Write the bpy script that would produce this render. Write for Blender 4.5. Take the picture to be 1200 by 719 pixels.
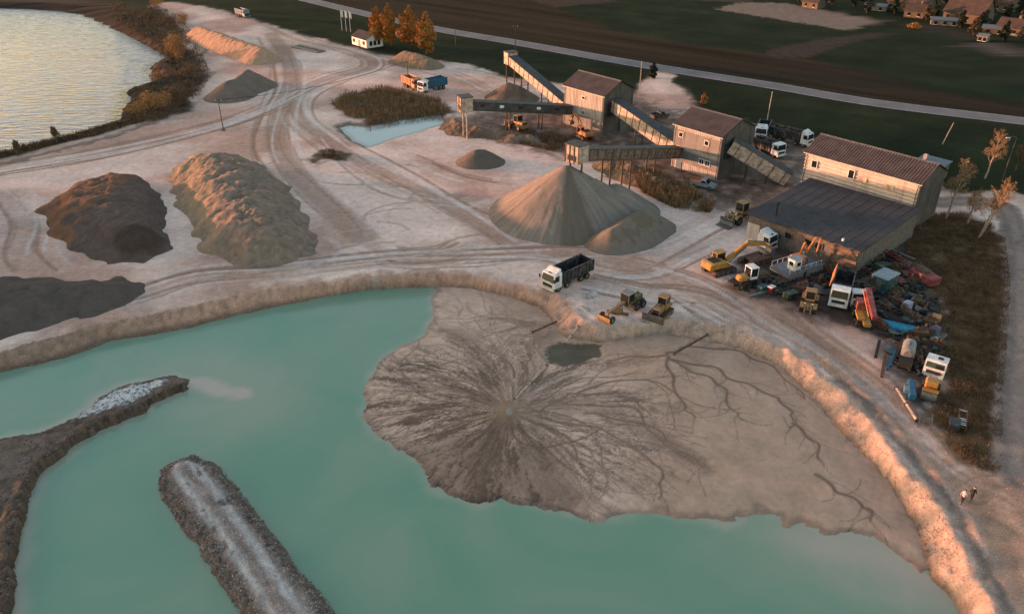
import bpy, bmesh, math, random
import numpy as np
from mathutils import Vector, Matrix
R = math.radians
random.seed(7)
rng = np.random.default_rng(11)
scene = bpy.context.scene
for o in list(bpy.data.objects): bpy.data.objects.remove(o)
COL = scene.collection

# ------------------------------------------------------------------ camera, sky, sun, exposure
CAM_H, FPX, PITCH = 54.0, 933.0, R(29.6)
cd = bpy.data.cameras.new('camera'); cam = bpy.data.objects.new('camera', cd); COL.objects.link(cam)
cam.location = (0, 0, CAM_H); cam.rotation_euler = (R(90) - PITCH, 0, 0)
cd.sensor_width = 36; cd.lens = 36 * FPX / 1200; cd.clip_start = 0.5; cd.clip_end = 20000
scene.camera = cam
SUN_EL, SUN_DIR = R(2.9), (-0.955, 0.295)           # low evening sun from the left of the picture
w = bpy.data.worlds.new('World'); scene.world = w; w.use_nodes = True
nt = w.node_tree; bg = nt.nodes['Background']
sky = nt.nodes.new('ShaderNodeTexSky'); sky.sky_type = 'NISHITA'; sky.sun_disc = False
sky.sun_elevation = SUN_EL; sky.sun_rotation = math.atan2(SUN_DIR[0], SUN_DIR[1])
sky.air_density = 1.0; sky.dust_density = 1.0; sky.ozone_density = 0.9
nt.links.new(sky.outputs['Color'], bg.inputs['Color']); bg.inputs['Strength'].default_value = 0.15
sd = bpy.data.lights.new('sun', 'SUN'); sd.energy = 2.2; sd.angle = R(1.2); sd.color = (1.0, 0.44, 0.26)
sun = bpy.data.objects.new('sun', sd); COL.objects.link(sun)
sv = Vector((SUN_DIR[0], SUN_DIR[1], 0)).normalized() * math.cos(SUN_EL) + Vector((0, 0, math.sin(SUN_EL)))
sun.rotation_euler = sv.to_track_quat('Z', 'Y').to_euler(); sun.location = (-200, -50, 60)
vs = scene.view_settings; vs.view_transform = 'Standard'; vs.look = 'None'; vs.gamma = 1.0; vs.exposure = 2.45
vs.use_curve_mapping = False

# ------------------------------------------------------------------ survey helper: sight line from the drone to a level plane
def g(px, py, z=0.0):
    a = (px - 600) / FPX; b = -(py - 359.5) / FPX
    dy = math.cos(PITCH) + b * math.sin(PITCH); dz = -math.sin(PITCH) + b * math.cos(PITCH)
    t = (z - CAM_H) / dz
    return (a * t, dy * t)
def G(pts, z=0.0): return [g(x, y, z) for x, y in pts]
def heading(p, q):
    a = g(*p); b = g(*q); return math.atan2(b[1] - a[1], b[0] - a[0])
WL, LL, PL = -2.0, -1.4, -0.55      # pond, lake and reed-pool levels

# ------------------------------------------------------------------ noise and distances
def vnoise(x, y, seed=0):
    """gradient noise remapped to about 0..1"""
    ix = np.floor(x).astype(np.int64); iy = np.floor(y).astype(np.int64)
    fx = x - ix; fy = y - iy
    ux = fx * fx * fx * (fx * (fx * 6 - 15) + 10); uy = fy * fy * fy * (fy * (fy * 6 - 15) + 10)
    def h(i, j, dx, dy):
        n = (i * 374761393 + j * 668265263 + seed * 2246822519) & 0xffffffff
        n = ((n ^ (n >> 13)) * 1274126177) & 0xffffffff
        n = (n ^ (n >> 16)) & 0xff
        return GX[n] * dx + GY[n] * dy
    a = h(ix, iy, fx, fy); b = h(ix + 1, iy, fx - 1, fy); c = h(ix, iy + 1, fx, fy - 1); d = h(ix + 1, iy + 1, fx - 1, fy - 1)
    v = (a * (1 - ux) + b * ux) * (1 - uy) + (c * (1 - ux) + d * ux) * uy
    return np.clip(.5 + v * .85, 0, 1)
GX = np.cos(np.arange(256) * 2 * np.pi / 256); GY = np.sin(np.arange(256) * 2 * np.pi / 256)
def fbm(x, y, s, octv=4, seed=0):
    t = 0; a = 1; n = 0; f = 1 / s
    for k in range(octv):
        c, q = math.cos(.6 + 1.1 * k), math.sin(.6 + 1.1 * k)
        t = t + a * vnoise((x * c - y * q) * f + 17.3 * k, (x * q + y * c) * f - 9.1 * k, seed + k); n += a; a *= .55; f *= 2.03
    return np.clip(.5 + (t / n - .5) * 1.35, 0, 1)
def seg_d(X, Y, a, b):
    ax, ay = a; dx, dy = b[0] - ax, b[1] - ay
    L = dx * dx + dy * dy + 1e-9
    t = np.clip(((X - ax) * dx + (Y - ay) * dy) / L, 0, 1)
    return np.hypot(X - ax - t * dx, Y - ay - t * dy)
def line_d(X, Y, pts):
    d = np.full(X.shape, 1e9)
    for a, b in zip(pts[:-1], pts[1:]): d = np.minimum(d, seg_d(X, Y, a, b))
    return d
def poly_sd(X, Y, pts, margin=25.0):
    """signed distance, positive inside; far away simply -margin"""
    P = np.array(pts); out = np.full(X.shape, -float(margin))
    m = (X > P[:, 0].min() - margin) & (X < P[:, 0].max() + margin) & (Y > P[:, 1].min() - margin) & (Y < P[:, 1].max() + margin)
    x = X[m]; y = Y[m]
    d = np.full(x.shape, 1e9); ins = np.zeros(x.shape, bool)
    n = len(pts)
    for i in range(n):
        a = pts[i]; b = pts[(i + 1) % n]
        d = np.minimum(d, seg_d(x, y, a, b))
        c = ((a[1] > y) != (b[1] > y))
        if abs(b[1] - a[1]) > 1e-9:
            ins ^= c & (x < (b[0] - a[0]) * (y - a[1]) / (b[1] - a[1]) + a[0])
    out[m] = np.where(ins, d, -d); return out
def sstep(a, b, x):
    t = np.clip((x - a) / (b - a), 0, 1); return t * t * (3 - 2 * t)
def smooth_line(pts, n=6):
    out = []
    P = [pts[0]] + list(pts) + [pts[-1]]
    for i in range(1, len(P) - 2):
        for k in range(n):
            t = k / n; q = []
            for c in (0, 1):
                p0, p1, p2, p3 = P[i - 1][c], P[i][c], P[i + 1][c], P[i + 2][c]
                q.append(.5 * ((2 * p1) + (-p0 + p2) * t + (2 * p0 - 5 * p1 + 4 * p2 - p3) * t * t + (-p0 + 3 * p1 - 3 * p2 + p3) * t ** 3))
            out.append(tuple(q))
    out.append(tuple(pts[-1])); return out

# ------------------------------------------------------------------ materials
MATS = {}
def mat(name, col, rough=.8, metal=0.0, var=.18, scale=2.0, bump=0.0, dirt=None, dirt_amt=.5, spec=.4, detail=6, c2=None, streak=None):
    """procedural paint / soil: two-scale noise varies the colour, optional dirt mask, optional bump"""
    if name in MATS: return MATS[name]
    m = bpy.data.materials.new(name); m.use_nodes = True; n = m.node_tree.nodes; l = m.node_tree.links
    p = n['Principled BSDF']; p.inputs['Roughness'].default_value = rough; p.inputs['Metallic'].default_value = metal
    p.inputs['Specular IOR Level'].default_value = spec
    tc = n.new('ShaderNodeTexCoord')
    nz = n.new('ShaderNodeTexNoise'); nz.inputs['Scale'].default_value = scale; nz.inputs['Detail'].default_value = detail; nz.inputs['Roughness'].default_value = .65
    l.new(tc.outputs['Object'], nz.inputs['Vector'])
    rp = n.new('ShaderNodeValToRGB')
    lo = tuple(max(0, c * (1 - var * 1.6)) for c in col); hi = tuple(min(1, c * (1 + var * 1.3)) for c in col)
    if c2: lo = c2
    rp.color_ramp.elements[0].position = .32; rp.color_ramp.elements[0].color = (*lo, 1)
    rp.color_ramp.elements[1].position = .68; rp.color_ramp.elements[1].color = (*hi, 1)
    l.new(nz.outputs['Fac'], rp.inputs['Fac']); out = rp.outputs['Color']
    if dirt:
        n2 = n.new('ShaderNodeTexNoise'); n2.inputs['Scale'].default_value = scale * .8 + .4; n2.inputs['Detail'].default_value = 8
        if streak:
            mp = n.new('ShaderNodeMapping'); mp.inputs['Scale'].default_value = streak; l.new(tc.outputs['Object'], mp.inputs['Vector']); l.new(mp.outputs[0], n2.inputs['Vector'])
        else: l.new(tc.outputs['Object'], n2.inputs['Vector'])
        r2 = n.new('ShaderNodeValToRGB'); r2.color_ramp.elements[0].position = .62 - dirt_amt * .35; r2.color_ramp.elements[1].position = .80 - dirt_amt * .2
        l.new(n2.outputs['Fac'], r2.inputs['Fac'])
        mx = n.new('ShaderNodeMix'); mx.data_type = 'RGBA'; mx.inputs[7].default_value = (*dirt, 1)
        l.new(r2.outputs['Color'], mx.inputs[0]); l.new(out, mx.inputs[6]); out = mx.outputs[2]
    l.new(out, p.inputs['Base Color'])
    if bump:
        b = n.new('ShaderNodeBump'); b.inputs['Strength'].default_value = bump; b.inputs['Distance'].default_value = .1
        l.new(nz.outputs['Fac'], b.inputs['Height']); l.new(b.outputs['Normal'], p.inputs['Normal'])
    MATS[name] = m; return m
def attr_mat(name, rough=.9, nscale=1.4, amt=.3, bump=.5, fine=9.0, wet=False, dist=.12):
    """albedo zones from the mesh's 'col' attribute, broken up by two noises; 'wet' attribute lowers roughness"""
    m = bpy.data.materials.new(name); m.use_nodes = True; n = m.node_tree.nodes; l = m.node_tree.links
    p = n['Principled BSDF']; p.inputs['Roughness'].default_value = rough; p.inputs['Specular IOR Level'].default_value = .03 if not wet else .2
    a = n.new('ShaderNodeAttribute'); a.attribute_name = 'col'
    tc = n.new('ShaderNodeTexCoord')
    n1 = n.new('ShaderNodeTexNoise'); n1.inputs['Scale'].default_value = nscale; n1.inputs['Detail'].default_value = 8; n1.inputs['Roughness'].default_value = .7
    n2 = n.new('ShaderNodeTexNoise'); n2.inputs['Scale'].default_value = fine; n2.inputs['Detail'].default_value = 4
    l.new(tc.outputs['Object'], n1.inputs['Vector']); l.new(tc.outputs['Object'], n2.inputs['Vector'])
    ad = n.new('ShaderNodeMath'); ad.operation = 'ADD'; l.new(n1.outputs['Fac'], ad.inputs[0]); l.new(n2.outputs['Fac'], ad.inputs[1])
    mr = n.new('ShaderNodeMapRange'); mr.inputs['From Min'].default_value = .7; mr.inputs['From Max'].default_value = 1.3
    mr.inputs['To Min'].default_value = 1 - amt; mr.inputs['To Max'].default_value = 1 + amt
    l.new(ad.outputs[0], mr.inputs['Value'])
    mx = n.new('ShaderNodeMix'); mx.data_type = 'RGBA'; mx.blend_type = 'MULTIPLY'; mx.inputs[0].default_value = 1
    cb = n.new('ShaderNodeCombineColor')
    for k in range(3): l.new(mr.outputs[0], cb.inputs[k])
    l.new(a.outputs['Color'], mx.inputs[6]); l.new(cb.outputs[0], mx.inputs[7]); l.new(mx.outputs[2], p.inputs['Base Color'])
    b = n.new('ShaderNodeBump'); b.inputs['Strength'].default_value = bump; b.inputs['Distance'].default_value = dist
    l.new(ad.outputs[0], b.inputs['Height']); l.new(b.outputs['Normal'], p.inputs['Normal'])
    if wet:
        aw = n.new('ShaderNodeAttribute'); aw.attribute_name = 'wet'
        m2 = n.new('ShaderNodeMapRange'); m2.inputs['To Min'].default_value = rough; m2.inputs['To Max'].default_value = .42
        l.new(aw.outputs['Fac'], m2.inputs['Value']); l.new(m2.outputs[0], p.inputs['Roughness'])
    MATS[name] = m; return m
def water_mat(name, deep, shallow, rough=.12, wave=.25, wscale=1.0, stretch=(1, 1, 1), dist=.05, spec=.5):
    m = bpy.data.materials.new(name); m.use_nodes = True; n = m.node_tree.nodes; l = m.node_tree.links
    p = n['Principled BSDF']; p.inputs['Roughness'].default_value = rough; p.inputs['IOR'].default_value = 1.33; p.inputs['Specular IOR Level'].default_value = spec
    tc = n.new('ShaderNodeTexCoord'); a = n.new('ShaderNodeAttribute'); a.attribute_name = 'shallow'
    n0 = n.new('ShaderNodeTexNoise'); n0.inputs['Scale'].default_value = .06; n0.inputs['Detail'].default_value = 6; n0.inputs['Distortion'].default_value = 1.2
    l.new(tc.outputs['Object'], n0.inputs['Vector'])
    mr = n.new('ShaderNodeMapRange'); mr.inputs['From Min'].default_value = .3; mr.inputs['From Max'].default_value = .7; mr.inputs['To Min'].default_value = -.02; mr.inputs['To Max'].default_value = .24
    l.new(n0.outputs['Fac'], mr.inputs['Value'])
    ad = n.new('ShaderNodeMath'); ad.operation = 'ADD'; ad.use_clamp = True; l.new(a.outputs['Fac'], ad.inputs[0]); l.new(mr.outputs[0], ad.inputs[1])
    mx = n.new('ShaderNodeMix'); mx.data_type = 'RGBA'; mx.inputs[6].default_value = (*deep, 1); mx.inputs[7].default_value = (*shallow, 1)
    l.new(ad.outputs[0], mx.inputs[0]); l.new(mx.outputs[2], p.inputs['Base Color'])
    mp = n.new('ShaderNodeMapping'); mp.inputs['Scale'].default_value = stretch; l.new(tc.outputs['Object'], mp.inputs['Vector'])
    nz = n.new('ShaderNodeTexNoise'); nz.inputs['Scale'].default_value = wscale; nz.inputs['Detail'].default_value = 5; l.new(mp.outputs[0], nz.inputs['Vector'])
    b = n.new('ShaderNodeBump'); b.inputs['Strength'].default_value = wave; b.inputs['Distance'].default_value = dist
    l.new(nz.outputs['Fac'], b.inputs['Height']); l.new(b.outputs['Normal'], p.inputs['Normal'])
    MATS[name] = m; return m

# ------------------------------------------------------------------ object helpers
def tag(o, label=None, cat=None, group=None, kind=None):
    if label: o['label'] = label
    if cat: o['category'] = cat
    if group: o['group'] = group
    if kind: o['kind'] = kind
    return o
def link_mesh(name, me, m=None, parent=None):
    o = bpy.data.objects.new(name, me); COL.objects.link(o)
    if m and not me.materials: me.materials.append(m)
    if parent: o.parent = parent
    return o
def empty(name, loc, rz=0.0, label=None, cat=None, group=None):
    o = bpy.data.objects.new(name, None); COL.objects.link(o); o.empty_display_size = .3
    o.location = loc; o.rotation_euler = (0, 0, rz)
    return tag(o, label, cat, group)
def copy_tree(o, parent=None):
    c = o.copy(); COL.objects.link(c); c.parent = parent
    for ch in list(o.children): copy_tree(ch, c)
    return c
class MB:
    """collects shapes; build() links them as one mesh object"""
    def __init__(s): s.v = []; s.f = []
    def add(s, vs, fs):
        k = len(s.v); s.v += [tuple(v) for v in vs]; s.f += [tuple(i + k for i in f) for f in fs]; return s
    def box(s, c, d, rz=0.0, ry=0.0, rx=0.0):
        M = Matrix.Rotation(rz, 3, 'Z') @ Matrix.Rotation(ry, 3, 'Y') @ Matrix.Rotation(rx, 3, 'X'); c = Vector(c)
        vs = [c + M @ Vector((x * d[0] / 2, y * d[1] / 2, z * d[2] / 2)) for x in (-1, 1) for y in (-1, 1) for z in (-1, 1)]
        return s.add(vs, [(0, 1, 3, 2), (4, 6, 7, 5), (0, 4, 5, 1), (2, 3, 7, 6), (0, 2, 6, 4), (1, 5, 7, 3)])
    def cbox(s, c, d, e=.08, rz=0.0):
        """box with chamfered edges"""
        bm = bmesh.new(); M = Matrix.Rotation(rz, 3, 'Z')
        for x in (-1, 1):
            for y in (-1, 1):
                for z in (-1, 1):
                    for k in range(3):
                        q = [x * d[0] / 2, y * d[1] / 2, z * d[2] / 2]
                        for j in range(3):
                            if j != k: q[j] -= (x, y, z)[j] * e
                        bm.verts.new(Vector(c) + M @ Vector(q))
        bmesh.ops.convex_hull(bm, input=bm.verts); bm.verts.index_update()
        s.add([v.co for v in bm.verts], [[v.index for v in f.verts] for f in bm.faces]); bm.free(); return s
    def hexa(s, p): return s.add(p, [(3, 2, 1, 0), (4, 5, 6, 7), (0, 1, 5, 4), (1, 2, 6, 5), (2, 3, 7, 6), (3, 0, 4, 7)])
    def prism(s, prof, y0, y1):
        """profile of (x, z), extruded along y"""
        n = len(prof); vs = [(x, y0, z) for x, z in prof] + [(x, y1, z) for x, z in prof]
        return s.add(vs, [tuple(range(n)), tuple(range(2 * n - 1, n - 1, -1))] + [(i, i + n, (i + 1) % n + n, (i + 1) % n) for i in range(n)])
    def prismx(s, prof, x0, x1):
        n = len(prof); vs = [(x0, y, z) for y, z in prof] + [(x1, y, z) for y, z in prof]
        return s.add(vs, [tuple(range(n - 1, -1, -1)), tuple(range(n, 2 * n))] + [(i, (i + 1) % n, (i + 1) % n + n, i + n) for i in range(n)])
    def cyl(s, p0, p1, r0, r1=None, n=10, cap=True):
        r1 = r0 if r1 is None else r1
        p0 = Vector(p0); p1 = Vector(p1); d = (p1 - p0).normalized()
        u = d.orthogonal().normalized(); w_ = d.cross(u)
        vs = [p0 + (u * math.cos(a) + w_ * math.sin(a)) * r0 for a in [2 * math.pi * i / n for i in range(n)]]
        vs += [p1 + (u * math.cos(a) + w_ * math.sin(a)) * r1 for a in [2 * math.pi * i / n for i in range(n)]]
        fs = [(i, (i + 1) % n, (i + 1) % n + n, i + n) for i in range(n)]
        if cap: fs += [tuple(range(n - 1, -1, -1)), tuple(range(n, 2 * n))]
        return s.add(vs, fs)
    def tube(s, pts, r, n=6):
        for i in range(len(pts) - 1):
            ra = r[i] if isinstance(r, (list, tuple)) else r; rb = r[i + 1] if isinstance(r, (list, tuple)) else r
            s.cyl(pts[i], pts[i + 1], ra, rb, n)
        return s
    def lathe_y(s, prof, c=(0, 0, 0), n=16):
        """profile of (radius, y) turned about the y axis"""
        m = len(prof); vs = []
        for i in range(n):
            a = 2 * math.pi * i / n
            vs += [(c[0] + r * math.cos(a), c[1] + y, c[2] + r * math.sin(a)) for r, y in prof]
        fs = []
        for i in range(n):
            j = (i + 1) % n
            for k in range(m - 1): fs.append((i * m + k, i * m + k + 1, j * m + k + 1, j * m + k))
        return s.add(vs, fs)
    def mesh(s, name):
        me = bpy.data.meshes.new(name); me.from_pydata(s.v, [], s.f); me.update()
        bm = bmesh.new(); bm.from_mesh(me); bmesh.ops.recalc_face_normals(bm, faces=bm.faces); bm.to_mesh(me); bm.free()
        return me
    def build(s, name, m, parent=None, smooth=False):
        me = s.mesh(name)
        if smooth: me.polygons.foreach_set('use_smooth', [True] * len(me.polygons))
        return link_mesh(name, me, m, parent)
def grid_mesh(name, X, Y, Z, m, attrs=None, keep=None, origin=(0, 0, 0)):
    """height-field sheet; attrs: {'col': (n,3) , 'wet': (n,)}; keep: per-vertex mask"""
    ny, nx = X.shape; idx = np.arange(nx * ny).reshape(ny, nx)
    q = np.stack([idx[:-1, :-1], idx[:-1, 1:], idx[1:, 1:], idx[1:, :-1]], -1).reshape(-1, 4)
    co = np.stack([X, Y, Z], -1).reshape(-1, 3) - np.array(origin)
    if keep is not None:
        k = keep.reshape(-1); q = q[k[q].any(1)]
        used = np.zeros(len(co), bool); used[q.reshape(-1)] = True
        new = np.cumsum(used) - 1; q = new[q]; co = co[used]
    else: used = slice(None)
    me = bpy.data.meshes.new(name); me.vertices.add(len(co)); me.vertices.foreach_set('co', co.astype(np.float32).ravel())
    me.loops.add(q.size); me.loops.foreach_set('vertex_index', q.astype(np.int32).ravel())
    me.polygons.add(len(q)); me.polygons.foreach_set('loop_start', np.arange(0, q.size, 4, dtype=np.int32))
    me.polygons.foreach_set('use_smooth', np.ones(len(q), bool))
    for nme, a in (attrs or {}).items():
        if a.ndim == 3 or (a.ndim == 2 and a.shape[-1] == 3 and a.shape != X.shape):
            c = a.reshape(-1, 3)[used]; c4 = np.concatenate([c, np.ones((len(c), 1))], 1)
            at = me.attributes.new(nme, 'FLOAT_COLOR', 'POINT'); at.data.foreach_set('color', c4.astype(np.float32).ravel())
        else:
            at = me.attributes.new(nme, 'FLOAT', 'POINT'); at.data.foreach_set('value', a.reshape(-1)[used].astype(np.float32))
    me.update(); me.validate()
    o = link_mesh(name, me, m); o.location = origin; return o
# ================================================================== TERRAIN
POND_BASE = G([(-260,505),(-120,465),(0,437),(32,431),(70,422),(100,412),(130,400),(170,394),(225,385),(250,377),(310,363),(383,348),(437,339),(483,337),(510,338),(550,340),(600,350),(630,362),(642,382),(650,395),(662,402),(683,401),(699,404),(708,407),(729,402),(747,397),(784,393),(791,399),(815,404),(863,411),(893,423),(916,435),(938,457),(955,472),(961,487),(990,516),(1025,548),(1043,566),(1052,589),(1069,615),(1075,648),(1090,680),(1117,705),(1122,719)], WL) + [(44,30),(50,0),(-80,0),(-110,40)]
POND_TOP = G([(-260,475),(-120,438),(0,411),(60,395),(110,381),(200,363),(250,352),(317,338),(383,330),(457,322),(503,319),(543,321),(583,330),(617,338),(650,345),(664,355),(672,368),(685,378),(700,383),(730,380),(765,381),(800,375),(840,380),(863,386),(890,397),(915,409),(940,424),(955,438),(968,449),(985,458),(1014,490),(1037,525),(1060,554),(1087,580),(1107,605),(1120,635),(1127,660),(1150,697),(1160,719)]) + [(49,30),(57,-5),(-85,-8),(-118,45)]
LAKE = G([(0,181),(50,169),(100,156),(137,144),(140,128),(150,118),(146,108),(186,95),(172,80),(196,68),(172,55),(130,32),(100,17),(60,12),(0,9)], LL) + [(-288,325),(-290,175),(-235,140),(-160,150)]
POOL = G([(399,150),(410,147),(430,149),(465,142),(500,137),(516,135),(519,145),(490,155),(460,163),(432,173),(415,165)], PL)
POOL_REED = G([(388,122),(405,110),(450,103),(480,108),(515,118),(530,130),(517,137),(500,139),(465,144),(432,151),(425,140),(408,138)])
QUARRY = G([(190,2),(215,4),(260,12),(300,24),(345,38),(400,52),(440,62),(515,72),(545,76),(590,90),(650,97),(690,104),(745,109),(752,97),(768,87),(771,76),(792,80),(785,96),(802,103),(818,126),(870,143),(930,158),(1000,172),(1085,198),(1100,222),(1130,228),(1180,225),(1240,238)]) + [(150,60),(120,-40),(-150,-40),(-170,60),(-170,150)] + G([(-60,196),(0,186),(60,173),(140,150),(185,138),(222,130),(232,110),(247,88),(232,70),(215,40),(200,22),(180,8)])
BROWN_GRASS = G([(1078,246),(1098,250),(1132,250),(1160,262),(1178,280),(1184,330),(1180,400),(1176,450),(1174,535),(1172,553),(1150,551),(1136,545),(1112,522),(1098,508),(1090,470),(1100,440),(1098,400),(1102,370),(1095,340),(1062,300),(1060,262)])
SCRAP = G([(850,318),(868,300),(900,286),(945,284),(1000,300),(1060,268),(1100,300),(1108,350),(1112,400),(1106,450),(1092,480),(1080,492),(1050,440),(1035,400),(1000,385),(940,370),(905,352),(862,338)])
PLANT = G([(525,140),(560,132),(600,122),(665,118),(700,108),(745,112),(780,128),(815,132),(870,146),(930,160),(985,178),(960,205),(930,222),(890,246),(845,244),(800,240),(745,205),(690,186),(640,180),(590,166)])
BROWN_FIELD = G([(-400,-60),(330,-60),(520,-14),(605,-5),(650,9),(720,36),(800,51),(900,63),(950,69),(1000,82),(1060,96),(1130,112),(1200,126),(1400,160),(1400,190),(1200,137),(1025,117),(900,97),(750,73),(600,47),(512,32),(347,0),(200,-30)])
FIELDS = [  # other fields beyond the highway: outline, colour
    (G([(520,-14),(605,-5),(650,9),(720,2),(680,-15)]), (0.058,0.037,0.030)),
    (G([(837,11),(870,3),(920,4),(1037,25),(992,36),(900,21)]), (.20,.14,.115)),
    (G([(893,61),(960,46),(1040,37),(1045,40),(990,52),(950,67),(910,68)]), (0.052,0.035,0.030)),
    (G([(1123,54),(1150,50),(1215,59),(1215,70)]), (0.095,0.068,0.058)),
    (G([(1035,25),(1100,30),(1180,45),(1140,48),(1060,33)]), (0.045,0.035,0.025)),
    (G([(640,-25),(720,-12),(800,0),(870,3),(900,-5),(760,-30)]), (0.060,0.043,0.035)),
]
LANE = G([(1085,238),(1130,236),(1172,240),(1188,262),(1196,300),(1198,350),(1197,400),(1194,450),(1192,500),(1192,540),(1194,556)])
HIGHWAY = [(-190,475),(-130,408)] + G([(347,-3),(430,17),(512,34.5),(600,49.5),(750,76),(900,100),(1025,121),(1200,142.5)]) + [(156,163),(240,118)]

def axis(parts):
    out = [parts[0][0]]
    for a, b, st in parts:
        n = max(1, int(round((b - a) / st))); out += list(np.linspace(a, b, n + 1)[1:])
    return np.array(out)
def geo(a, b, st, gr=1.25):
    r = []; x = a
    while abs(x - a) < abs(b - a):
        r.append(x); x += st * (1 if b > a else -1); st *= gr
    return r[1:] + [b]
xs = np.concatenate([geo(-130, -4000, 1.0)[::-1], axis([(-130, 112, .32)]), geo(112, 4000, 1.0)])
ys = np.concatenate([geo(30, -600, .8)[::-1], axis([(30, 112, .3), (112, 200, .42), (200, 300, .9), (300, 420, 2.0)]), geo(420, 5000, 3.0)])
X, Y = np.meshgrid(xs, ys); Z = np.zeros(X.shape)
NX = fbm(X, Y, 14, 5, 1); NY = fbm(X, Y, 3.0, 4, 5); NF = fbm(X, Y, 1.0, 3, 9)
C = np.zeros(X.shape + (3,))
def paint(mask, col, jit=0.0, n=None):
    global C
    c = np.array(col)
    if jit: c = c * (1 + jit * ((NY if n is None else n) - .5)[..., None] * 2)
    C = C * (1 - mask[..., None]) + c * mask[..., None]
# grassland and far fields
strips = fbm(X * .62 + Y * .78, (X * .78 - Y * .62) * .05, 6, 3, 40)
C[:] = np.array((.0165, .0215, .0110)) * (.6 + .8 * NX[..., None]) * (.8 + .4 * strips[..., None])
C += np.array((.008,.005,.001)) * np.clip(NX - .5, 0, 1)[..., None] * 1.2
def soft(poly, w=1.0, j=1.5): return sstep(-w, w, poly_sd(X, Y, poly, 40) + (NY - .5) * 2 * j)
paint(soft(BROWN_FIELD, 2.5, 3), (.034, .0215, .0138), .5, strips)
for poly, col in FIELDS: paint(soft(poly, 1.5, 2), col, .25)
# the quarry floor: pale crushed limestone, worn into streaks by lorries
dQ = poly_sd(X, Y, QUARRY, 60)
lake_d = poly_sd(X, Y, LAKE, 60)
scrub = sstep(-26, -14, lake_d + (NY - .5) * 8) * sstep(2.0, -2.0, dQ + (NY - .5) * 4)
paint(scrub, (.055, .036, .026), .8)
mQ = sstep(-1.0, 1.4, dQ + (NX - .5) * 5 + (NY - .5) * 1.2)
big = fbm(X, Y, 30, 4, 71)
base = np.array((.645, .462, .402)) * (.66 + .52 * NX + .16 * NY)[..., None]
base = base * (1 - .8 * sstep(.42, .72, big)[..., None] * (1 - np.array((.84, .77, .745))) * 2)
C = C * (1 - mQ[..., None]) + base * mQ[..., None]
near_edge = sstep(9, 0, dQ) * sstep(-2, 1, dQ)
paint(near_edge * .35, (.25, .19, .16), .4)
# right-hand haul road is browner, with a wet rut along the bank
HAUL = G([(850,350),(940,400),(1010,465),(1060,525),(1110,590),(1150,650),(1185,719),(1300,719),(1300,560),(1170,555),(1120,545),(1060,490),(1000,420),(900,355)])
paint(soft(HAUL, 3, 2) * .97, (.40, .228, .162), .6)
# tyre tracks
TR = np.zeros(X.shape); TL = np.zeros(X.shape)
def track(pts, wdt, amt, arr):
    P = np.array(pts); m = (X > P[:, 0].min() - 4) & (X < P[:, 0].max() + 4) & (Y > P[:, 1].min() - 4) & (Y < P[:, 1].max() + 4)
    d = line_d(X[m], Y[m], pts); arr[m] = np.maximum(arr[m], amt * sstep(wdt, wdt * .45, d))
ROUTES = [
    ([(318,40),(338,70),(343,100),(330,130),(324,160),(335,190),(368,225),(405,258),(425,278)], 3.4, .85, 10),
    ([(300,22),(345,45),(420,62),(436,78),(395,92),(355,112),(352,138),(385,165),(430,190),(480,215),(530,245),(570,268),(620,300)], 2.6, .7, 12),
    ([(-60,215),(0,198),(100,182),(190,163),(270,142),(330,118),(375,95),(425,80)], 2.2, .45, 12),
    ([(-40,330),(120,352),(230,325),(330,318),(450,305),(560,300),(660,295),(740,290),(800,268),(860,235)], 1.6, .35, 12),
    ([(480,180),(540,205),(600,215)], 1.4, .3, 4),
    ([(640,300),(720,310),(800,330),(860,362),(910,392),(960,425),(1020,480),(1070,530),(1120,580),(1165,640),(1200,719)], 3.2, .55, 16),
    ([(560,300),(640,300),(740,320),(800,300),(850,275),(870,262)], 1.2, .4, 8),
    ([(870,330),(905,365),(950,400),(1010,445),(1060,500),(1110,545),(1160,575),(1200,585)], 2.4, .45, 10),
    ([(1120,580),(1150,560),(1185,550)], 1.2, .4, 5),
    ([(430,282),(460,300),(520,300),(560,285),(600,290)], 1.8, .5, 6),
    ([(520,82),(560,85),(600,95),(640,100)], 2.0, .3, 4),
    ([(380,160),(420,200),(470,225),(540,235),(570,230)], 1.5, .3, 6),
    ([(250,12),(330,28),(420,62),(520,85),(575,110)], 2.4, .35, 8),
    ([(0,225),(30,260),(25,300),(60,330)], 2.6, .3, 7),
    ([(690,330),(760,345),(820,350),(870,380)], 1.6, .4, 8),
]
for pts, wd, am, nn in ROUTES:
    L = smooth_line(G(pts)); track(L, wd, am * .75, TR)
    for k in range(nn):
        off = random.uniform(-1.9, 1.9) * wd; P = []
        sh = random.uniform(0, .3); eh = random.uniform(.6, 1)
        for i in range(int(len(L) * sh), int(len(L) * eh)):
            a = L[max(0, i - 1)]; b = L[min(len(L) - 1, i + 1)]; dx, dy = b[0] - a[0], b[1] - a[1]; q = math.hypot(dx, dy) + 1e-6
            o_ = off + .5 * math.sin(i * .3 + k); P.append((L[i][0] - dy / q * o_, L[i][1] + dx / q * o_))
        if len(P) > 3: track(P, random.uniform(.24, .6), random.uniform(.5, 1.0), TR if random.random() < .62 else TL)
for k in range(26):      # loops left by turning lorries in the open middle of the floor
    cx, cy = g(random.uniform(330, 620), random.uniform(150, 310)); r = random.uniform(5, 14); a0 = random.uniform(0, 6.3)
    track([(cx + r * math.cos(a0 + t * .2), cy + r * .8 * math.sin(a0 + t * .2)) for t in range(random.randint(5, 13))], .45, random.uniform(.25, .6), TR if k % 2 else TL)
brk = .45 + .8 * NY
paint(np.clip(TR * brk * 1.2, 0, 1) * mQ, (.27, .165, .122), .35)
paint(np.clip(TL * brk * .8, 0, 1) * mQ * (1 - .75 * soft(HAUL, 3, 2)), (.60, .51, .49), .1)
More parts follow.
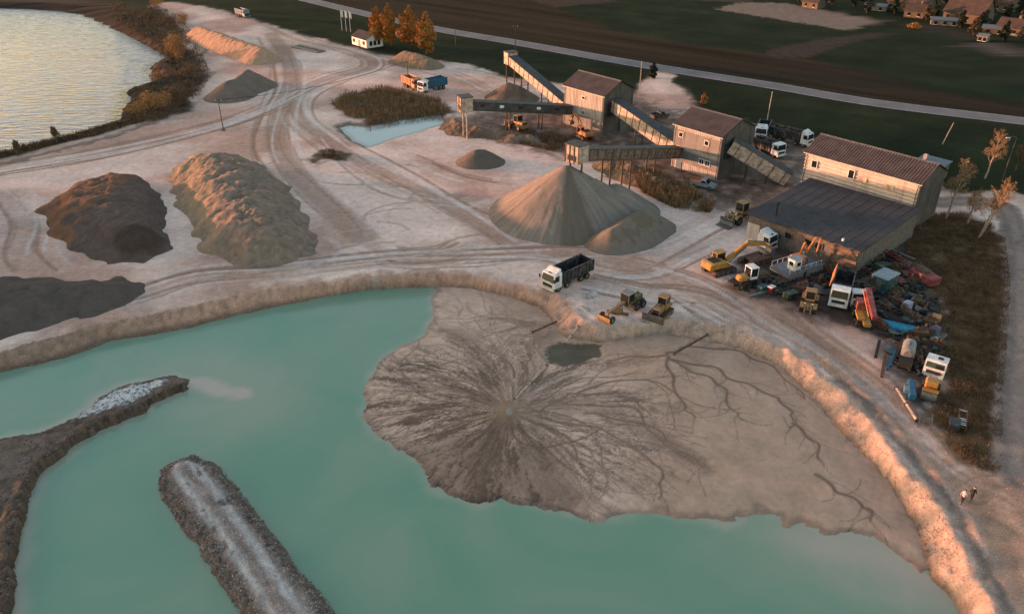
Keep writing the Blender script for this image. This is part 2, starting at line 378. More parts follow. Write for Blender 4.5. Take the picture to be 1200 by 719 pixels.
# darker working ground round the plant, garage and scrap yard
paint(soft(PLANT, 3.5, 5) * .9, (.105, .070, .055), 1.0)
paint(soft(PLANT, 4, 4) * sstep(.55, .7, NY) * .6, (.24, .17, .14), .3)
paint(soft(SCRAP, 2, 2) * .92, (.036, .027, .024), .9)
paint(soft(BROWN_GRASS, 1.5, 1.5), (.085, .050, .028), .9)
ln = line_d(X, Y, smooth_line(LANE)) + (NY - .5) * 1.0
paint(sstep(2.7, 1.9, ln), (.27, .19, .165), .25)
paint(sstep(.55, .25, np.abs(ln - 1.1)) * .5, (.15, .12, .115), .2)
# lawn-green verge between highway and quarry is the default; roadside verge paler
hw = line_d(X, Y, smooth_line(HIGHWAY))
paint(sstep(6.5, 4.5, hw) * .35, (.03, .025, .018), .4)
rut = line_d(X, Y, smooth_line(G([(985,448),(1012,470),(1050,515),(1080,548),(1108,585),(1130,620),(1150,660),(1172,700),(1185,725)])))
paint(sstep(.9, .25, rut + (NY - .5) * 1.4) * .7, (.10, .08, .078), .5)
# ---- heights
Z += (NX - .5) * .04 + (NF - .5) * .035 - TR * mQ * .04
Z -= sstep(1.0, .4, rut) * .12
far = sstep(330, 900, Y); Z += far * (fbm(X, Y, 160, 3, 33) - .5) * 6
# pond basin
db = poly_sd(X, Y, POND_BASE, 60) + (NY - .5) * .7 + (NF - .5) * .25
dt = -poly_sd(X, Y, POND_TOP, 60) + (fbm(X, Y, 5, 3, 21) - .5) * 1.2
inside = db > 0; bank = (~inside) & (dt < 0)
t = np.clip(-db / (np.maximum(-db, 0) + np.maximum(-dt, 0) + 1e-6), 0, 1)
gul = fbm(X, Y, .9, 3, 61)
zb = WL - .15 + (.15 - WL) * np.clip(.55 * t + .45 * sstep(0, 1, t + (gul - .5) * .35), 0, 1) + ((gul - .5) * .30 + (fbm(X, Y, 2.0, 3, 63) - .5) * .45 * (X > 2)) * np.sin(math.pi * t)
Z = np.where(bank, zb, Z); Z = np.where(inside, WL - .15 - np.minimum(db * .25, 2.5), Z)
berm = sstep(-.6, .4, dt) * sstep(4.5, 1.2, dt)           # heaped rim of spoil
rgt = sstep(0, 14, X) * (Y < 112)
Z += berm * (.10 + .30 * rgt) * np.clip(fbm(X, Y, 2.2, 3, 83) - .25, 0, 1) * 1.3
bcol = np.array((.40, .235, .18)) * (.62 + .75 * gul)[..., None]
lit_sand = np.array((.42, .305, .248)) * (.65 + .6 * gul)[..., None]  # sunlit look of the right bank put into its sand colour
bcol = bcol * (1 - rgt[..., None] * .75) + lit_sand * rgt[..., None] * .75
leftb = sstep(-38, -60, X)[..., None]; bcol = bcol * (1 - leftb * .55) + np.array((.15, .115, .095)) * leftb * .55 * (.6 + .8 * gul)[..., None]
mb = np.maximum(bank * 1.0, sstep(1.8, .2, dt + (NY - .5) * 2.5) * (dt >= 0) * .75 * np.where(X > -40, 1, .4)) * (db < .1)
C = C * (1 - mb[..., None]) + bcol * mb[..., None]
foot = bank * sstep(.48, .16, t + (NY - .5) * .25); C = C * (1 - foot[..., None] * .75) + np.array((.085, .06, .046)) * foot[..., None] * .75
C = np.where(inside[..., None], np.array((.16, .14, .115)), C)
# lake basin and its dark scrubby bank
ld = lake_d + (NY - .5) * 1.6
zl = LL - .2 + (.25 - LL) * sstep(0, 3.2, -ld) + sstep(3, 6, -ld) * sstep(16, 8, -ld) * .5 * NX
lk = (ld > -6); Z = np.where(lk & (ld < 0), zl, Z); Z = np.where(ld >= 0, LL - .25 - np.minimum(ld * .15, 2), Z)
paint(sstep(-8.0, -5.5, ld + (NY - .5) * 3.5), (.040, .029, .023), .8)
bandn = sstep(1.6, .6, np.abs(-lake_d - 11.5 + (NY - .5) * 3)) * (X < -62)
paint(bandn * .6, (.085, .06, .05), .5)
# reed pool basin
pd_ = poly_sd(X, Y, POOL, 30) + (NY - .5) * .6
Z = np.where(pd_ > -1.6, np.minimum(Z, PL - .12 + np.clip(-pd_, -1.5, 1.6) * .42), Z)
paint(sstep(-2.2, -.6, pd_ + (NY - .5) * 1.5) * .8, (.10, .075, .058), .5)
paint(soft(POOL_REED, 1.5, 1.5), (.085, .055, .036), .6)
dq2 = line_d(X, Y, G([(372,186),(384,180),(398,184)])); paint(sstep(3.2, 1.4, dq2 + (NY - .5) * 3), (.12, .08, .06), .6)
M_ground = attr_mat('quarry_soil', rough=.95, nscale=.9, amt=.32, bump=.35, fine=6.0, dist=.06)
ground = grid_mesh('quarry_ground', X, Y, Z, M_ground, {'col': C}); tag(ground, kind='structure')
def hz(x, y):
    i = int(np.clip(np.searchsorted(xs, x) - 1, 0, len(xs) - 2)); j = int(np.clip(np.searchsorted(ys, y) - 1, 0, len(ys) - 2))
    fx = (x - xs[i]) / (xs[i + 1] - xs[i]); fy = (y - ys[j]) / (ys[j + 1] - ys[j])
    return float((Z[j, i] * (1 - fx) + Z[j, i + 1] * fx) * (1 - fy) + (Z[j + 1, i] * (1 - fx) + Z[j + 1, i + 1] * fx) * fy)
def at(px, py, dz=0.0):
    x, y = g(px, py); return (x, y, hz(x, y) + dz)

# ------------------------------------------------------------------ highway with edge lines
def ribbon(name, pts, half, z, m, step_w=2):
    L = smooth_line(pts, 14); v = []; f = []
    for i, p in enumerate(L):
        a = L[max(0, i - 1)]; b = L[min(len(L) - 1, i + 1)]; dx, dy = b[0] - a[0], b[1] - a[1]; q = math.hypot(dx, dy)
        for s_ in (half if isinstance(half, tuple) else (-half, half)):
            x, y = p[0] - dy / q * s_, p[1] + dx / q * s_; v.append((x, y, z))
    for i in range(len(L) - 1): f.append((2 * i, 2 * i + 1, 2 * i + 3, 2 * i + 2))
    me = bpy.data.meshes.new(name); me.from_pydata(v, [], f); me.update(); return link_mesh(name, me, m)
M_asph = mat('worn_asphalt', (.135, .115, .125), .85, var=.15, scale=.15, bump=.2)
road = ribbon('highway', HIGHWAY, 3.5, .10, M_asph); tag(road, kind='structure')
M_paint = mat('road_paint', (.5, .5, .5), .7, var=.3, scale=.8)
for s_ in (-1, 1):
    e = ribbon('edge_line', HIGHWAY, (s_ * 3.15 - .08, s_ * 3.15 + .08), .115, M_paint, 2); e.parent = road
# ------------------------------------------------------------------ mud fan of tailings
MUD = G([(511,331),(506,350),(508,372),(498,392),(470,408),(450,420),(436,440),(428,462),(425,482),(433,497),(447,512),(468,527),(495,541),(501,560),(506,569),(520,577),(555,589),(575,588),(586,582),(605,588),(628,590),(645,596),(660,600),(690,609),(706,608),(738,600),(770,598),(800,606),(850,611),(862,610),(872,601),(885,599),(914,605),(920,614),(941,612),(961,617),(966,627),(987,624),(1022,624),(1037,633),(1054,650),(1078,668),(1098,668),(1085,625),(1065,590),(1050,565),(1000,505),(970,465),(945,435),(900,405),(860,390),(800,380),(700,385),(664,378),(650,352),(610,334),(550,325)], WL)
mx0 = min(p[0] for p in MUD) - 3; mx1 = max(p[0] for p in MUD) + 1; my0 = min(p[1] for p in MUD) - 3; my1 = max(p[1] for p in MUD) + 1
RS = .15
mxs = np.arange(mx0, mx1, RS); mys = np.arange(my0, my1, RS); mX, mY = np.meshgrid(mxs, mys)
nA = fbm(mX, mY, 3.0, 4, 101); nB = fbm(mX, mY, .7, 3, 105)
md0 = poly_sd(mX, mY, MUD, 8)
md = md0 + ((nA - .5) * 1.2 + (nB - .5) * .35) * sstep(5, 1, np.abs(md0))
A1 = g(596, 488, WL); A2 = g(781, 425, WL); A3 = g(634, 385, WL); A4 = g(655, 428, WL)
wet = np.zeros(mX.shape)
def splat(pts, wds, amt):
    for (x, y), wd in zip(pts, wds):
        k = int(math.ceil(wd / RS)) + 1; i = int((x - mx0) / RS); j = int((y - my0) / RS)
        i0, i1, j0, j1 = max(0, i - k), min(len(mxs), i + k + 1), max(0, j - k), min(len(mys), j + k + 1)
        if i0 >= i1 or j0 >= j1: continue
        d = np.hypot(mX[j0:j1, i0:i1] - x, mY[j0:j1, i0:i1] - y)
        wet[j0:j1, i0:i1] = np.maximum(wet[j0:j1, i0:i1], amt * np.clip(1.25 - d / wd, 0, 1))
def channel(p, th, length, wd, amt, drift=0.0, jit=.16, branch=0, r=random):
    x, y = p; pts = []; wds = []; n = int(length / .12); dth = 0
    for k in range(n):
        dth = dth * .9 + r.gauss(0, jit) * .25; th += dth * .35 + drift * .12
        x += math.cos(th) * .12; y += math.sin(th) * .12; pts.append((x, y)); wds.append(max(.09, wd * (1 - .75 * k / n)))
        if branch and r.random() < .006 * branch and k > 12:
            channel((x, y), th + r.choice((-1, 1)) * r.uniform(.15, .5), length * (1 - k / n) * r.uniform(.5, 1), wds[-1] * .8, amt * .9, drift, jit, branch - 1, r)
    splat(pts, wds, amt)
rc = random.Random(5)
def fan_drift(th):
    a = (math.degrees(th)) % 360
    if 60 < a < 180: return .030
    if 0 <= a <= 60 or a > 320: return -.040
    return 0.0
for k in range(120):
    th = rc.uniform(0, 2 * math.pi); a = math.degrees(th) % 360
    if 45 < a < 75: continue
    r0 = rc.uniform(.5, 9) if k > 40 else rc.uniform(.3, 2); x0 = A1[0] + r0 * math.cos(th); y0 = A1[1] + r0 * math.sin(th)
    channel((x0, y0), th + rc.uniform(-.15, .15), rc.uniform(6, 22), rc.uniform(.12, .30), rc.uniform(.5, .95), fan_drift(th), .12, 3, rc)
for k in range(26):    # older fan under the bank by the short pipe, spreading left
    th = R(rc.uniform(140, 250)); channel((A3[0] + rc.uniform(-1, 1), A3[1] + rc.uniform(-3, 1.5)), th, rc.uniform(6, 20), rc.uniform(.10, .26), rc.uniform(.35, .75), rc.choice((-.03, .0, .02)), .16, 2, rc)
for px in ([(781,425),(787,447),(800,478),(811,490)], [(785,428),(820,443),(845,455),(856,480),(871,495)], [(785,428),(830,433),(860,448),(900,463),(920,478),(930,493),(926,503)], [(780,423),(745,422),(707,428)], [(783,420),(800,412),(845,411),(880,420),(915,440),(945,470)], [(690,480),(735,480),(760,500),(790,525),(826,550)], [(700,490),(750,500),(775,520),(810,545)], [(630,490),(660,470),(690,465),(740,472),(760,490)], [(650,500),(700,505),(760,540),(775,560),(772,585)], [(960,560),(985,580),(1015,595),(1022,610)], [(930,500),(955,520),(960,540)]):
    L = smooth_line(G(px, WL), 30); L = [(x + .25 * math.sin(i * .21 + px[0][0]), y + .25 * math.cos(i * .17)) for i, (x, y) in enumerate(L)]
    n = len(L); splat(L, [.36 * (1 - .6 * i / n) for i in range(n)], .8)
    for i in range(8, n, 9): channel(L[i], math.atan2(L[i][1] - L[i - 5][1], L[i][0] - L[i - 5][0]) + rc.choice((-.6, .6)), rc.uniform(1.5, 5), .14, .6, 0, .2, 1, rc)
rx, ry = mX - A1[0], mY - A1[1]; rr = np.hypot(rx, ry); th = np.arctan2(ry, rx)
sw = th + np.where((th > R(60)) | (th < R(-150)), -.022, .020) * rr * sstep(-1.2, .6, np.sin(th)) + .10 * (nA - .5) + .05 * (nB - .5)     # flow lines curve away with distance
lr = np.log(rr + 1.5)
s1 = vnoise(sw * 7 / np.pi * 3, lr * 1.6, 7); s2 = vnoise(sw * 26, lr * 2.2, 8); s3 = vnoise(sw * 62, lr * 4 + nA * 2, 9); s4 = vnoise(sw * 130, rr * .8 + nA * 3, 10)
streak = np.clip(.30 * s1 + .32 * s2 + .26 * s3 + .22 * s4 - .05, 0, 1)
infl = sstep(25, 13, rr + (nA - .5) * 6)
bodyw = sstep(.44, .66, streak + .10 * sstep(16, 3, rr))
leftl = sstep(4, -4, rx + .3 * ry + (nA - .5) * 4)
wet = np.maximum(np.clip(wet * 1.1, 0, 1), infl * bodyw * (.55 + .4 * s1 + .3 * leftl))
plume = sstep(3.4, .6, line_d(mX, mY, smooth_line(G([(596,488),(575,455),(560,420),(545,395)], WL))) + (nA - .5) * 3) * (.35 + .5 * s2)
plume2 = sstep(3.2, .8, line_d(mX, mY, smooth_line(G([(596,490),(580,525),(563,560),(556,590)], WL))) + (nA - .5) * 1.6) * (.6 + .4 * s2)
plume3 = sstep(2.2, .3, line_d(mX, mY, smooth_line(G([(610,488),(650,478),(700,482),(750,500),(790,525),(826,550)], WL))) + (nA - .5) * 2) * (.35 + .55 * s2)
plume4 = sstep(2.6, .4, line_d(mX, mY, smooth_line(G([(600,470),(620,440),(640,405),(636,385)], WL))) + (nA - .5) * 2) * (.3 + .4 * s2)
wet = np.maximum.reduce([wet, plume * .75, plume2 * 1.15, plume3 * .8, plume4 * .7])
core = sstep(7.5, 1.0, rr + (nA - .5) * 6) * .65; wet = np.maximum(wet, core)
ang = np.degrees(th) % 360
toe = sstep(188, 225, ang + (nA - .5) * 40) * sstep(318, 292, ang + (nA - .5) * 30) * sstep(3, 7, rr) * infl
wet = np.maximum(wet, toe * (.35 + .75 * streak))
POOLM = G([(638,409),(655,405),(680,403),(704,407),(699,419),(682,432),(660,433),(641,426)], WL)
pm = poly_sd(mX, mY, POOLM, 8) + (nA - .5) * 2.2 + (nB - .5) * .8; pmm = sstep(-.35, .35, pm)
fan2 = sstep(670, 720, 600 + FPX * mX / (mY * math.cos(PITCH) + (CAM_H - WL) * math.sin(PITCH)) + 0 * mX)   # east of the old fan
fan2 = sstep(4, 12, mX - A1[0] + .35 * (mY - A1[1])) * sstep(12, 20, np.hypot(mX - A1[0], mY - A1[1]) + (nA - .5) * 6)
wet = np.where(fan2 > .5, np.maximum(wet * 1.0, .12 * streak), wet)
light = np.array((.51, .345, .275)); tan = np.array((.43, .278, .208)); dark = np.array((.105, .057, .039))
Lc = light * (1 - fan2[..., None]) + tan * fan2[..., None]
Lc = Lc * (.82 + .36 * nA)[..., None] * (.93 + .14 * nB)[..., None]
wetc = np.clip(wet, 0, 1)
mC = Lc * (1 - wetc[..., None] * .95) + dark * (.7 + .6 * nB)[..., None] * wetc[..., None] * .95
ol = np.array((.088, .070, .046)); mC = mC * (1 - pmm[..., None]) + ol * (.7 + .6 * nA)[..., None] * pmm[..., None]
warm = sstep(3.2, .6, rr + (nA - .5) * 2); mC = mC * (1 - .6 * warm[..., None]) + np.array((.27, .17, .10)) * .6 * warm[..., None]
sp = sstep(.62, .35, np.hypot((mX - A1[0] - .1) / .7, (mY - A1[1] + .3) / 1.3) + (nB - .5) * .4); mC = mC * (1 - sp[..., None]) + np.array((.24, .215, .20)) * sp[..., None]
edge = sstep(1.1, .15, md) * sstep(-.4, 0, md); mC = mC * (1 - .35 * edge[..., None])
mZ = WL + np.where(md > 0, .03 + .16 * (1 - np.exp(-np.maximum(md, 0) / 1.5)) + .012 * md0, md * .22)
mZ += np.where(md > .5, 1.0, .3) * ((nA - .5) * .05 + (nB - .5) * .015) * sstep(0, 2, md) + .7 * np.exp(-rr / 5.5) * (md > 0) - wetc * .022 * sstep(.2, 1.2, md)
r2 = np.hypot(mX - A2[0], mY - A2[1]); mZ += .5 * np.exp(-r2 / 6) * (md > 0) - pmm * .15
M_mud = attr_mat('tailings_mud', rough=.9, nscale=1.3, amt=.16, bump=.45, fine=9, wet=True, dist=.06)
mud = grid_mesh('mud_flat', mX, mY, mZ, M_mud, {'col': mC, 'wet': np.clip(np.maximum(wetc, pmm), 0, 1)}, keep=md > -2.2); tag(mud, kind='structure')
# ------------------------------------------------------------------ spit and causeway in the pond
def island(name, poly, res, prof, colfun, m, seed, noise=1.0):
    a = np.array(poly); Xg, Yg = np.meshgrid(np.arange(a[:, 0].min() - 2.5, a[:, 0].max() + 2.5, res), np.arange(a[:, 1].min() - 2.5, a[:, 1].max() + 2.5, res))
    n1 = fbm(Xg, Yg, 2.5, 4, seed); n2 = fbm(Xg, Yg, .6, 3, seed + 7)
    d = poly_sd(Xg, Yg, poly, 12) + (n1 - .5) * .9 * noise + (n2 - .5) * .25 * noise
    z = prof(Xg, Yg, d, n1, n2); c = colfun(Xg, Yg, d, n1, n2)
    o = grid_mesh(name, Xg, Yg, z, m, {'col': c}, keep=d > -1.8); tag(o, kind='structure'); return o
M_spoil = attr_mat('wet_spoil', rough=.92, nscale=1.6, amt=.34, bump=.8, fine=8, dist=.12)
SPIT = G([(-120,560),(-60,532),(0,514),(40,508),(60,502),(90,488),(105,478),(116,466),(140,453),(170,446),(193,441),(206,440),(220,446),(219,456),(205,462),(177,475),(172,483),(150,491),(115,505),(92,519),(68,540),(48,556),(37,580),(28,605),(22,640),(17,680),(14,730)], WL) + [(-48,36),(-70,38),(-78,58)]
WHITE = G([(86,490),(115,465),(140,453),(195,441),(192,449),(170,462),(150,472),(118,481)], WL + .3)
SPITR = smooth_line(G([(222,448),(200,457),(172,472),(140,485),(110,495),(85,513),(60,530),(42,548),(28,575),(18,605),(10,640),(4,680),(0,730)], WL + .8))
def spit_z(x, y, d, a, b):
    r = line_d(x, y, SPITR) + (a - .5) * .8
    return WL + np.where(d > 0, .04 + .10 * np.minimum(d, 4), .3 * d) + (d > .2) * (.85 * sstep(1.7, .3, r) * (.6 + .8 * b) + (b - .5) * .12)
def spit_c(x, y, d, a, b):
    r = line_d(x, y, SPITR) + (a - .5) * 1.2
    c = np.array((.165, .115, .094)) * (.45 + 1.1 * a)[..., None]
    wh = sstep(-.2, .5, poly_sd(x, y, WHITE, 8) + (b - .5) * 1.4)
    c = c * (1 - wh[..., None]) + np.array((.52, .50, .50)) * (.75 + .5 * b)[..., None] * wh[..., None]
    rd = sstep(1.9, 1.0, r); c = c * (1 - rd[..., None]) + np.array((.135, .094, .074)) * (.5 + b)[..., None] * rd[..., None]
    e = sstep(.9, .1, d); return c * (1 - .3 * e[..., None])
spit = island('spit', SPIT, .2, spit_z, spit_c, M_spoil, 210)
SHOAL = smooth_line(G([(222,450),(236,452),(250,455),(268,459),(286,461)], WL))
CAUSE = G([(187,562),(191,549),(210,541),(228,535),(252,544),(276,570),(296,597),(321,628),(346,660),(371,690),(394,722),(430,775)], WL) + G([(318,775),(285,722),(268,695),(243,660),(231,636),(214,622),(207,605),(194,590),(188,575)], WL)
CLINE = smooth_line(G([(215,545),(250,590),(285,640),(325,700),(380,775)], WL + 1.2))
def cause_z(x, y, d, a, b):
    return WL + np.where(d > 0, 1.15 * (1 - np.exp(-np.maximum(d, 0) / .8)), .6 * d) + sstep(0, .8, d) * (b - .5) * .22 * sstep(2.4, .8, d) + sstep(0, .8, d) * (b - .5) * .05 + sstep(.5, 2, d) * (a - .5) * .18
def cause_c(x, y, d, a, b):
    r = line_d(x, y, CLINE)
    c = np.array((.145, .108, .095)) * (.5 + 1.0 * b)[..., None]
    st = vnoise((x * .83 + y * .55) * 3.2, (x * -.55 + y * .83) * .35, 4)
    top = sstep(1.0, 1.9, d); c = c * (1 - top[..., None] * .8) + np.array((.27, .215, .20)) * (.5 + .9 * a)[..., None] * top[..., None] * .8
    rt = sstep(.7, .1, np.abs(r - .95) + (a - .5) * .8) * sstep(.25, .5, a + .3 * st) * top
    c = c * (1 - rt[..., None]) + np.array((.43, .39, .385)) * rt[..., None]
    return c * (.75 + .5 * st)[..., None]
cause = island('causeway', CAUSE, .16, cause_z, cause_c, M_spoil, 330, .7)
# ------------------------------------------------------------------ water sheets
def water(name, x0, x1, y0, y1, res, z, inside_poly, m, shal):
    Xg, Yg = np.meshgrid(np.arange(x0, x1 + res, res), np.arange(y0, y1 + res, res))
    d = poly_sd(Xg, Yg, inside_poly, 40)
    o = grid_mesh(name, Xg, Yg, np.full(Xg.shape, z), m, {'shallow': shal(Xg, Yg, d)}, keep=d > -2.2); tag(o, kind='structure'); return o
def pond_shal(x, y, d):
    n = fbm(x, y, 4, 3, 55)
    m = poly_sd(x, y, MUD, 20); s = poly_sd(x, y, SPIT, 20); c = poly_sd(x, y, CAUSE, 20)
    near = sstep(-1.3, .3, m + (n - .5) * 1.6) * .45
    rightm = sstep(20, 30, x) * sstep(-9, 0, m + (n - .5) * 3) * .75
    sh = sstep(2.2, .5, line_d(x, y, SHOAL) + (n - .5) * 1.6) * .95
    sh2 = sstep(12, 3, line_d(x, y, SHOAL)) * .28
    return np.maximum.reduce([near, rightm, sstep(-1.8, 0, s + (n - .5)) * .6, sh, sh2, sstep(-1.2, 0, c) * .15, sstep(1.5, 0, d + (n - .5) * 1.5) * .12])
M_pond = water_mat('milky_teal_water', (.135, .258, .182), (.40, .33, .275), .10, .5, 1.5, (1, 1.6, 1), .05)
water('pond_water', -112, 52, -2, 106, .5, WL, POND_BASE, M_pond, pond_shal)
M_lake = water_mat('lake_water', (.20, .195, .275), (.06, .05, .055), .07, 1.0, .62, (.4, 1.25, 1), .36, .17)
water('lake_water', -300, -84, 120, 350, 2.0, LL, LAKE, M_lake, lambda x, y, d: sstep(3, 0, d))
M_pool = water_mat('pool_water', (.30, .345, .37), (.22, .20, .18), .08, .05, 1.0, (1, 1, 1), .02)
water('pool_water', -60, -12, 155, 205, .5, PL, POOL, M_pool, lambda x, y, d: sstep(1.2, 0, d))
# ================================================================== HEAPS
def heap(name, label, cat, zf, area, colf, m, res=.3, seed=0, smooth_edge=.25, group=None):
    """spoil heap as a height field on the ground; zf gives the ideal height, colf its colour"""
    x0, x1, y0, y1 = area; c = ((x0 + x1) / 2, (y0 + y1) / 2)
    Xg, Yg = np.meshgrid(np.arange(x0, x1, res), np.arange(y0, y1, res))
    n1 = fbm(Xg, Yg, 3, 4, seed); n2 = fbm(Xg, Yg, .8, 3, seed + 3)
    z = zf(Xg, Yg, n1, n2); o = grid_mesh(name, Xg, Yg, np.maximum(z, -.25), m, {'col': np.clip(colf(Xg, Yg, z, n1, n2), 0, 1)}, keep=z > -.12, origin=(c[0], c[1], 0))
    return tag(o, label, cat, group)
def bounds(poly, mg=2.0):
    a = np.array(poly); return (a[:, 0].min() - mg, a[:, 0].max() + mg, a[:, 1].min() - mg, a[:, 1].max() + mg)
def mixc(a, b, t): return a * (1 - t[..., None]) + np.array(b) * t[..., None]
M_grav = attr_mat('loose_gravel', rough=.95, nscale=2.2, amt=.16, bump=.5, fine=14, dist=.08)
M_sandh = attr_mat('dug_sand', rough=.95, nscale=1.2, amt=.28, bump=.7, fine=6, dist=.15)
SL = math.tan(R(34))
def cones(lst, rough=.25):
    def f(x, y, a, b):
        z = np.full(x.shape, -9.0)
        for cx, cy, h in lst:
            r = np.hypot(x - cx, y - cy); z = np.maximum(z, h - r * SL - .35 * np.exp(-r * 1.3) )
        return z + (a - .5) * rough * 2 + (b - .5) * rough * .4
    return f
ap = g(665, 191, 9.0); CA = (ap[0], ap[1])
def cone_col(x, y, z, a, b):
    th = np.arctan2(y - CA[1], x - CA[0]); rr_ = np.hypot(x - CA[0], y - CA[1]); st = vnoise(th * 13, rr_ * .10, 3) * .6 + vnoise(th * 31, rr_ * .15, 4) * .6
    c = np.array((.19, .155, .135)) * (.48 + .25 * a + .72 * st)[..., None]
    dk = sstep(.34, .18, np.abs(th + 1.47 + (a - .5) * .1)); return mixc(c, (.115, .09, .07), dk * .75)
heap('gravel_heap', 'tall pale gravel cone under the conveyor head in the middle of the quarry', 'gravel heap', cones([(CA[0], CA[1], 9.0), (CA[0] + 4.5, CA[1] - .5, 6.8), (CA[0] + 8.5, CA[1] + 1.0, 5.4)], .14), (CA[0] - 18, CA[0] + 24, CA[1] - 18, CA[1] + 16), cone_col, M_grav, .26, 400)
def ridge(poly, cap, slope=SL, rough=.3, capn=.3):
    def f(x, y, a, b):
        d = poly_sd(x, y, poly, 10) + (fbm(x, y, 7, 2, 77) - .5) * 3.0 + (a - .5) * .7; z = np.where(d > 0, d * slope, d)
        k = cap * (1 - capn + 2 * capn * a); z = np.where(z > 0, k * (1 - np.exp(-(np.maximum(z, 0) / k) ** 1.6)) , z)
        return z + np.where(d > 0, 1, 0) * sstep(0, 2, d) * ((a - .5) * rough * 1.2 + (b - .5) * rough)
    return f
def flat_col(base, second=None, amt=.5, lo=.5, hi=.62):
    def f(x, y, z, a, b):
        c = np.array(base) * (.72 + .4 * a + .25 * b)[..., None]
        return mixc(c, second, sstep(lo, hi, a) * amt) if second else c
    return f
def pile(name, label, px, cap, base, second=None, amt=.6, rough=.3, m=None, seed=0, res=.3, slope=SL, capn=.3, colf=None):
    P = G(px); return heap(name, label, 'spoil heap', ridge(P, cap, slope, rough, capn), bounds(P), colf or flat_col(base, second, amt), m or M_grav, res, seed)
def cpile(name, label, pts, base, second=None, amt=.5, rough=.12, seed=0, res=.3, m=None, colf=None):
    L = []
    for (a, b) in zip(pts[:-1], pts[1:]):
        for k in range(14):
            q = [a[i] + (b[i] - a[i]) * k / 14 for i in range(3)]; L.append((*g(q[0], q[1], q[2]), q[2]))
    q = pts[-1]; L.append((*g(q[0], q[1], q[2]), q[2])); mg = max(l[2] for l in L) / SL + 2
    return heap(name, label, 'spoil heap', cones(L, rough), bounds([l[:2] for l in L], mg), colf or flat_col(base, second, amt), m or M_grav, res, seed)
cpile('gravel_heap', 'low rounded gravel heap at the right foot of the tall cone', [(718,265,3.0),(737,254,3.6),(757,242,3.6)], (.17,.138,.115), (.13,.097,.068), .7, .12, seed=410)
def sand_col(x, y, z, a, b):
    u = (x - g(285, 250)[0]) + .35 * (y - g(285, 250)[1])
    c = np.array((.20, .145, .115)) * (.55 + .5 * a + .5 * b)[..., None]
    return mixc(c, (.27, .19, .13), sstep(-3.5, -6.5, u + (a - .5) * 5) * .9)  # left flank painted lighter and warmer, as if the sun caught it
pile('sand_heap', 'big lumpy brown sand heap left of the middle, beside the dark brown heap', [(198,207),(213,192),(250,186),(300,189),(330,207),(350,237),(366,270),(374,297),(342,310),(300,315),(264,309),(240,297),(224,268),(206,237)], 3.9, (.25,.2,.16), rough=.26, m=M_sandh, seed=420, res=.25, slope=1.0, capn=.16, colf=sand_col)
def brown_col(x, y, z, a, b):
    u, v = g(110, 265); c = np.array((.115, .080, .070)) * (.7 + .3 * a + .3 * b)[..., None]
    c = mixc(c, (.19, .095, .055), sstep(.48, .6, a + .25 * (x < u) - .15) * sstep(u + 3, u - 2, x) * .8)  # low sun on the left facets painted in as orange
    f = sstep(4.5, 3.0, np.hypot(x - g(165, 292)[0], y - g(165, 292)[1])); return mixc(c, (.055, .036, .029), f * .8)  # front dome painted dark to stand for its unlit face
pile('soil_heap', 'flat-topped dark brown soil heap with sunlit orange painted on, left side', [(46,247),(78,226),(110,215),(140,209),(176,212),(189,240),(206,292),(172,310),(130,309),(95,300),(66,280)], 2.9, (.1,.08,.07), rough=.13, m=M_sandh, seed=430, res=.25, slope=1.0, capn=.12, colf=brown_col)
pile('soil_heap', 'long low blackish soil heap at the left edge above the pond bank', [(-90,350),(0,326),(80,328),(140,326),(166,333),(171,342),(155,354),(110,368),(50,384),(-5,401),(-90,428)], 2.9, (.098,.075,.067), rough=.25, seed=440, slope=.6)
cpile('gravel_heap', 'small dark gravel cone on the pale floor below the white pole', [(559,173,3.0),(566,173,3.0)], (.125,.098,.083), rough=.10, seed=450, res=.22)
cpile('gravel_heap', 'dark gravel heap below the tall conveyor head near the field', [(596,95,4.2),(608,99,3.6)], (.12,.09,.072), (.18,.13,.1), .5, .12, seed=460)
cpile('sand_heap', 'long orange-lit sand ridge near the lake in the far left', [(232,29,3.4),(262,39,4.2),(306,54,4.2)], (.36,.23,.16), (.30,.17,.11), .5, .3, 470, .45, M_sandh)
cpile('gravel_heap', 'grey brown double-topped heap beside the lakeside scrub', [(266,93,4.4),(276,91,3.9),(290,80,4.8)], (.15,.112,.095), rough=.15, seed=480)
cpile('sand_heap', 'ochre sand heap in front of the three orange autumn trees', [(474,58,3.6),(489,61,3.6),(503,66,3.0)], (.19,.135,.095), None, .5, .2, 490, .4, M_sandh)
pile('soil_heap', 'grassy brown earth mound behind the tall gravel cone', [(688,196),(705,186),(740,190),(775,204),(812,226),(800,240),(770,232),(735,218)], 1.9, (.12,.085,.055), (.2,.15,.11), .5, rough=.4, m=M_sandh, seed=500, slope=.6)
pile('soil_heap', 'low brown bank of earth under the left end of the long conveyor', [(508,152),(530,142),(590,154),(640,164),(652,176),(600,168),(550,162)], 1.5, (.15,.1,.075), (.21,.15,.115), .5, rough=.4, m=M_sandh, seed=510, slope=.6)
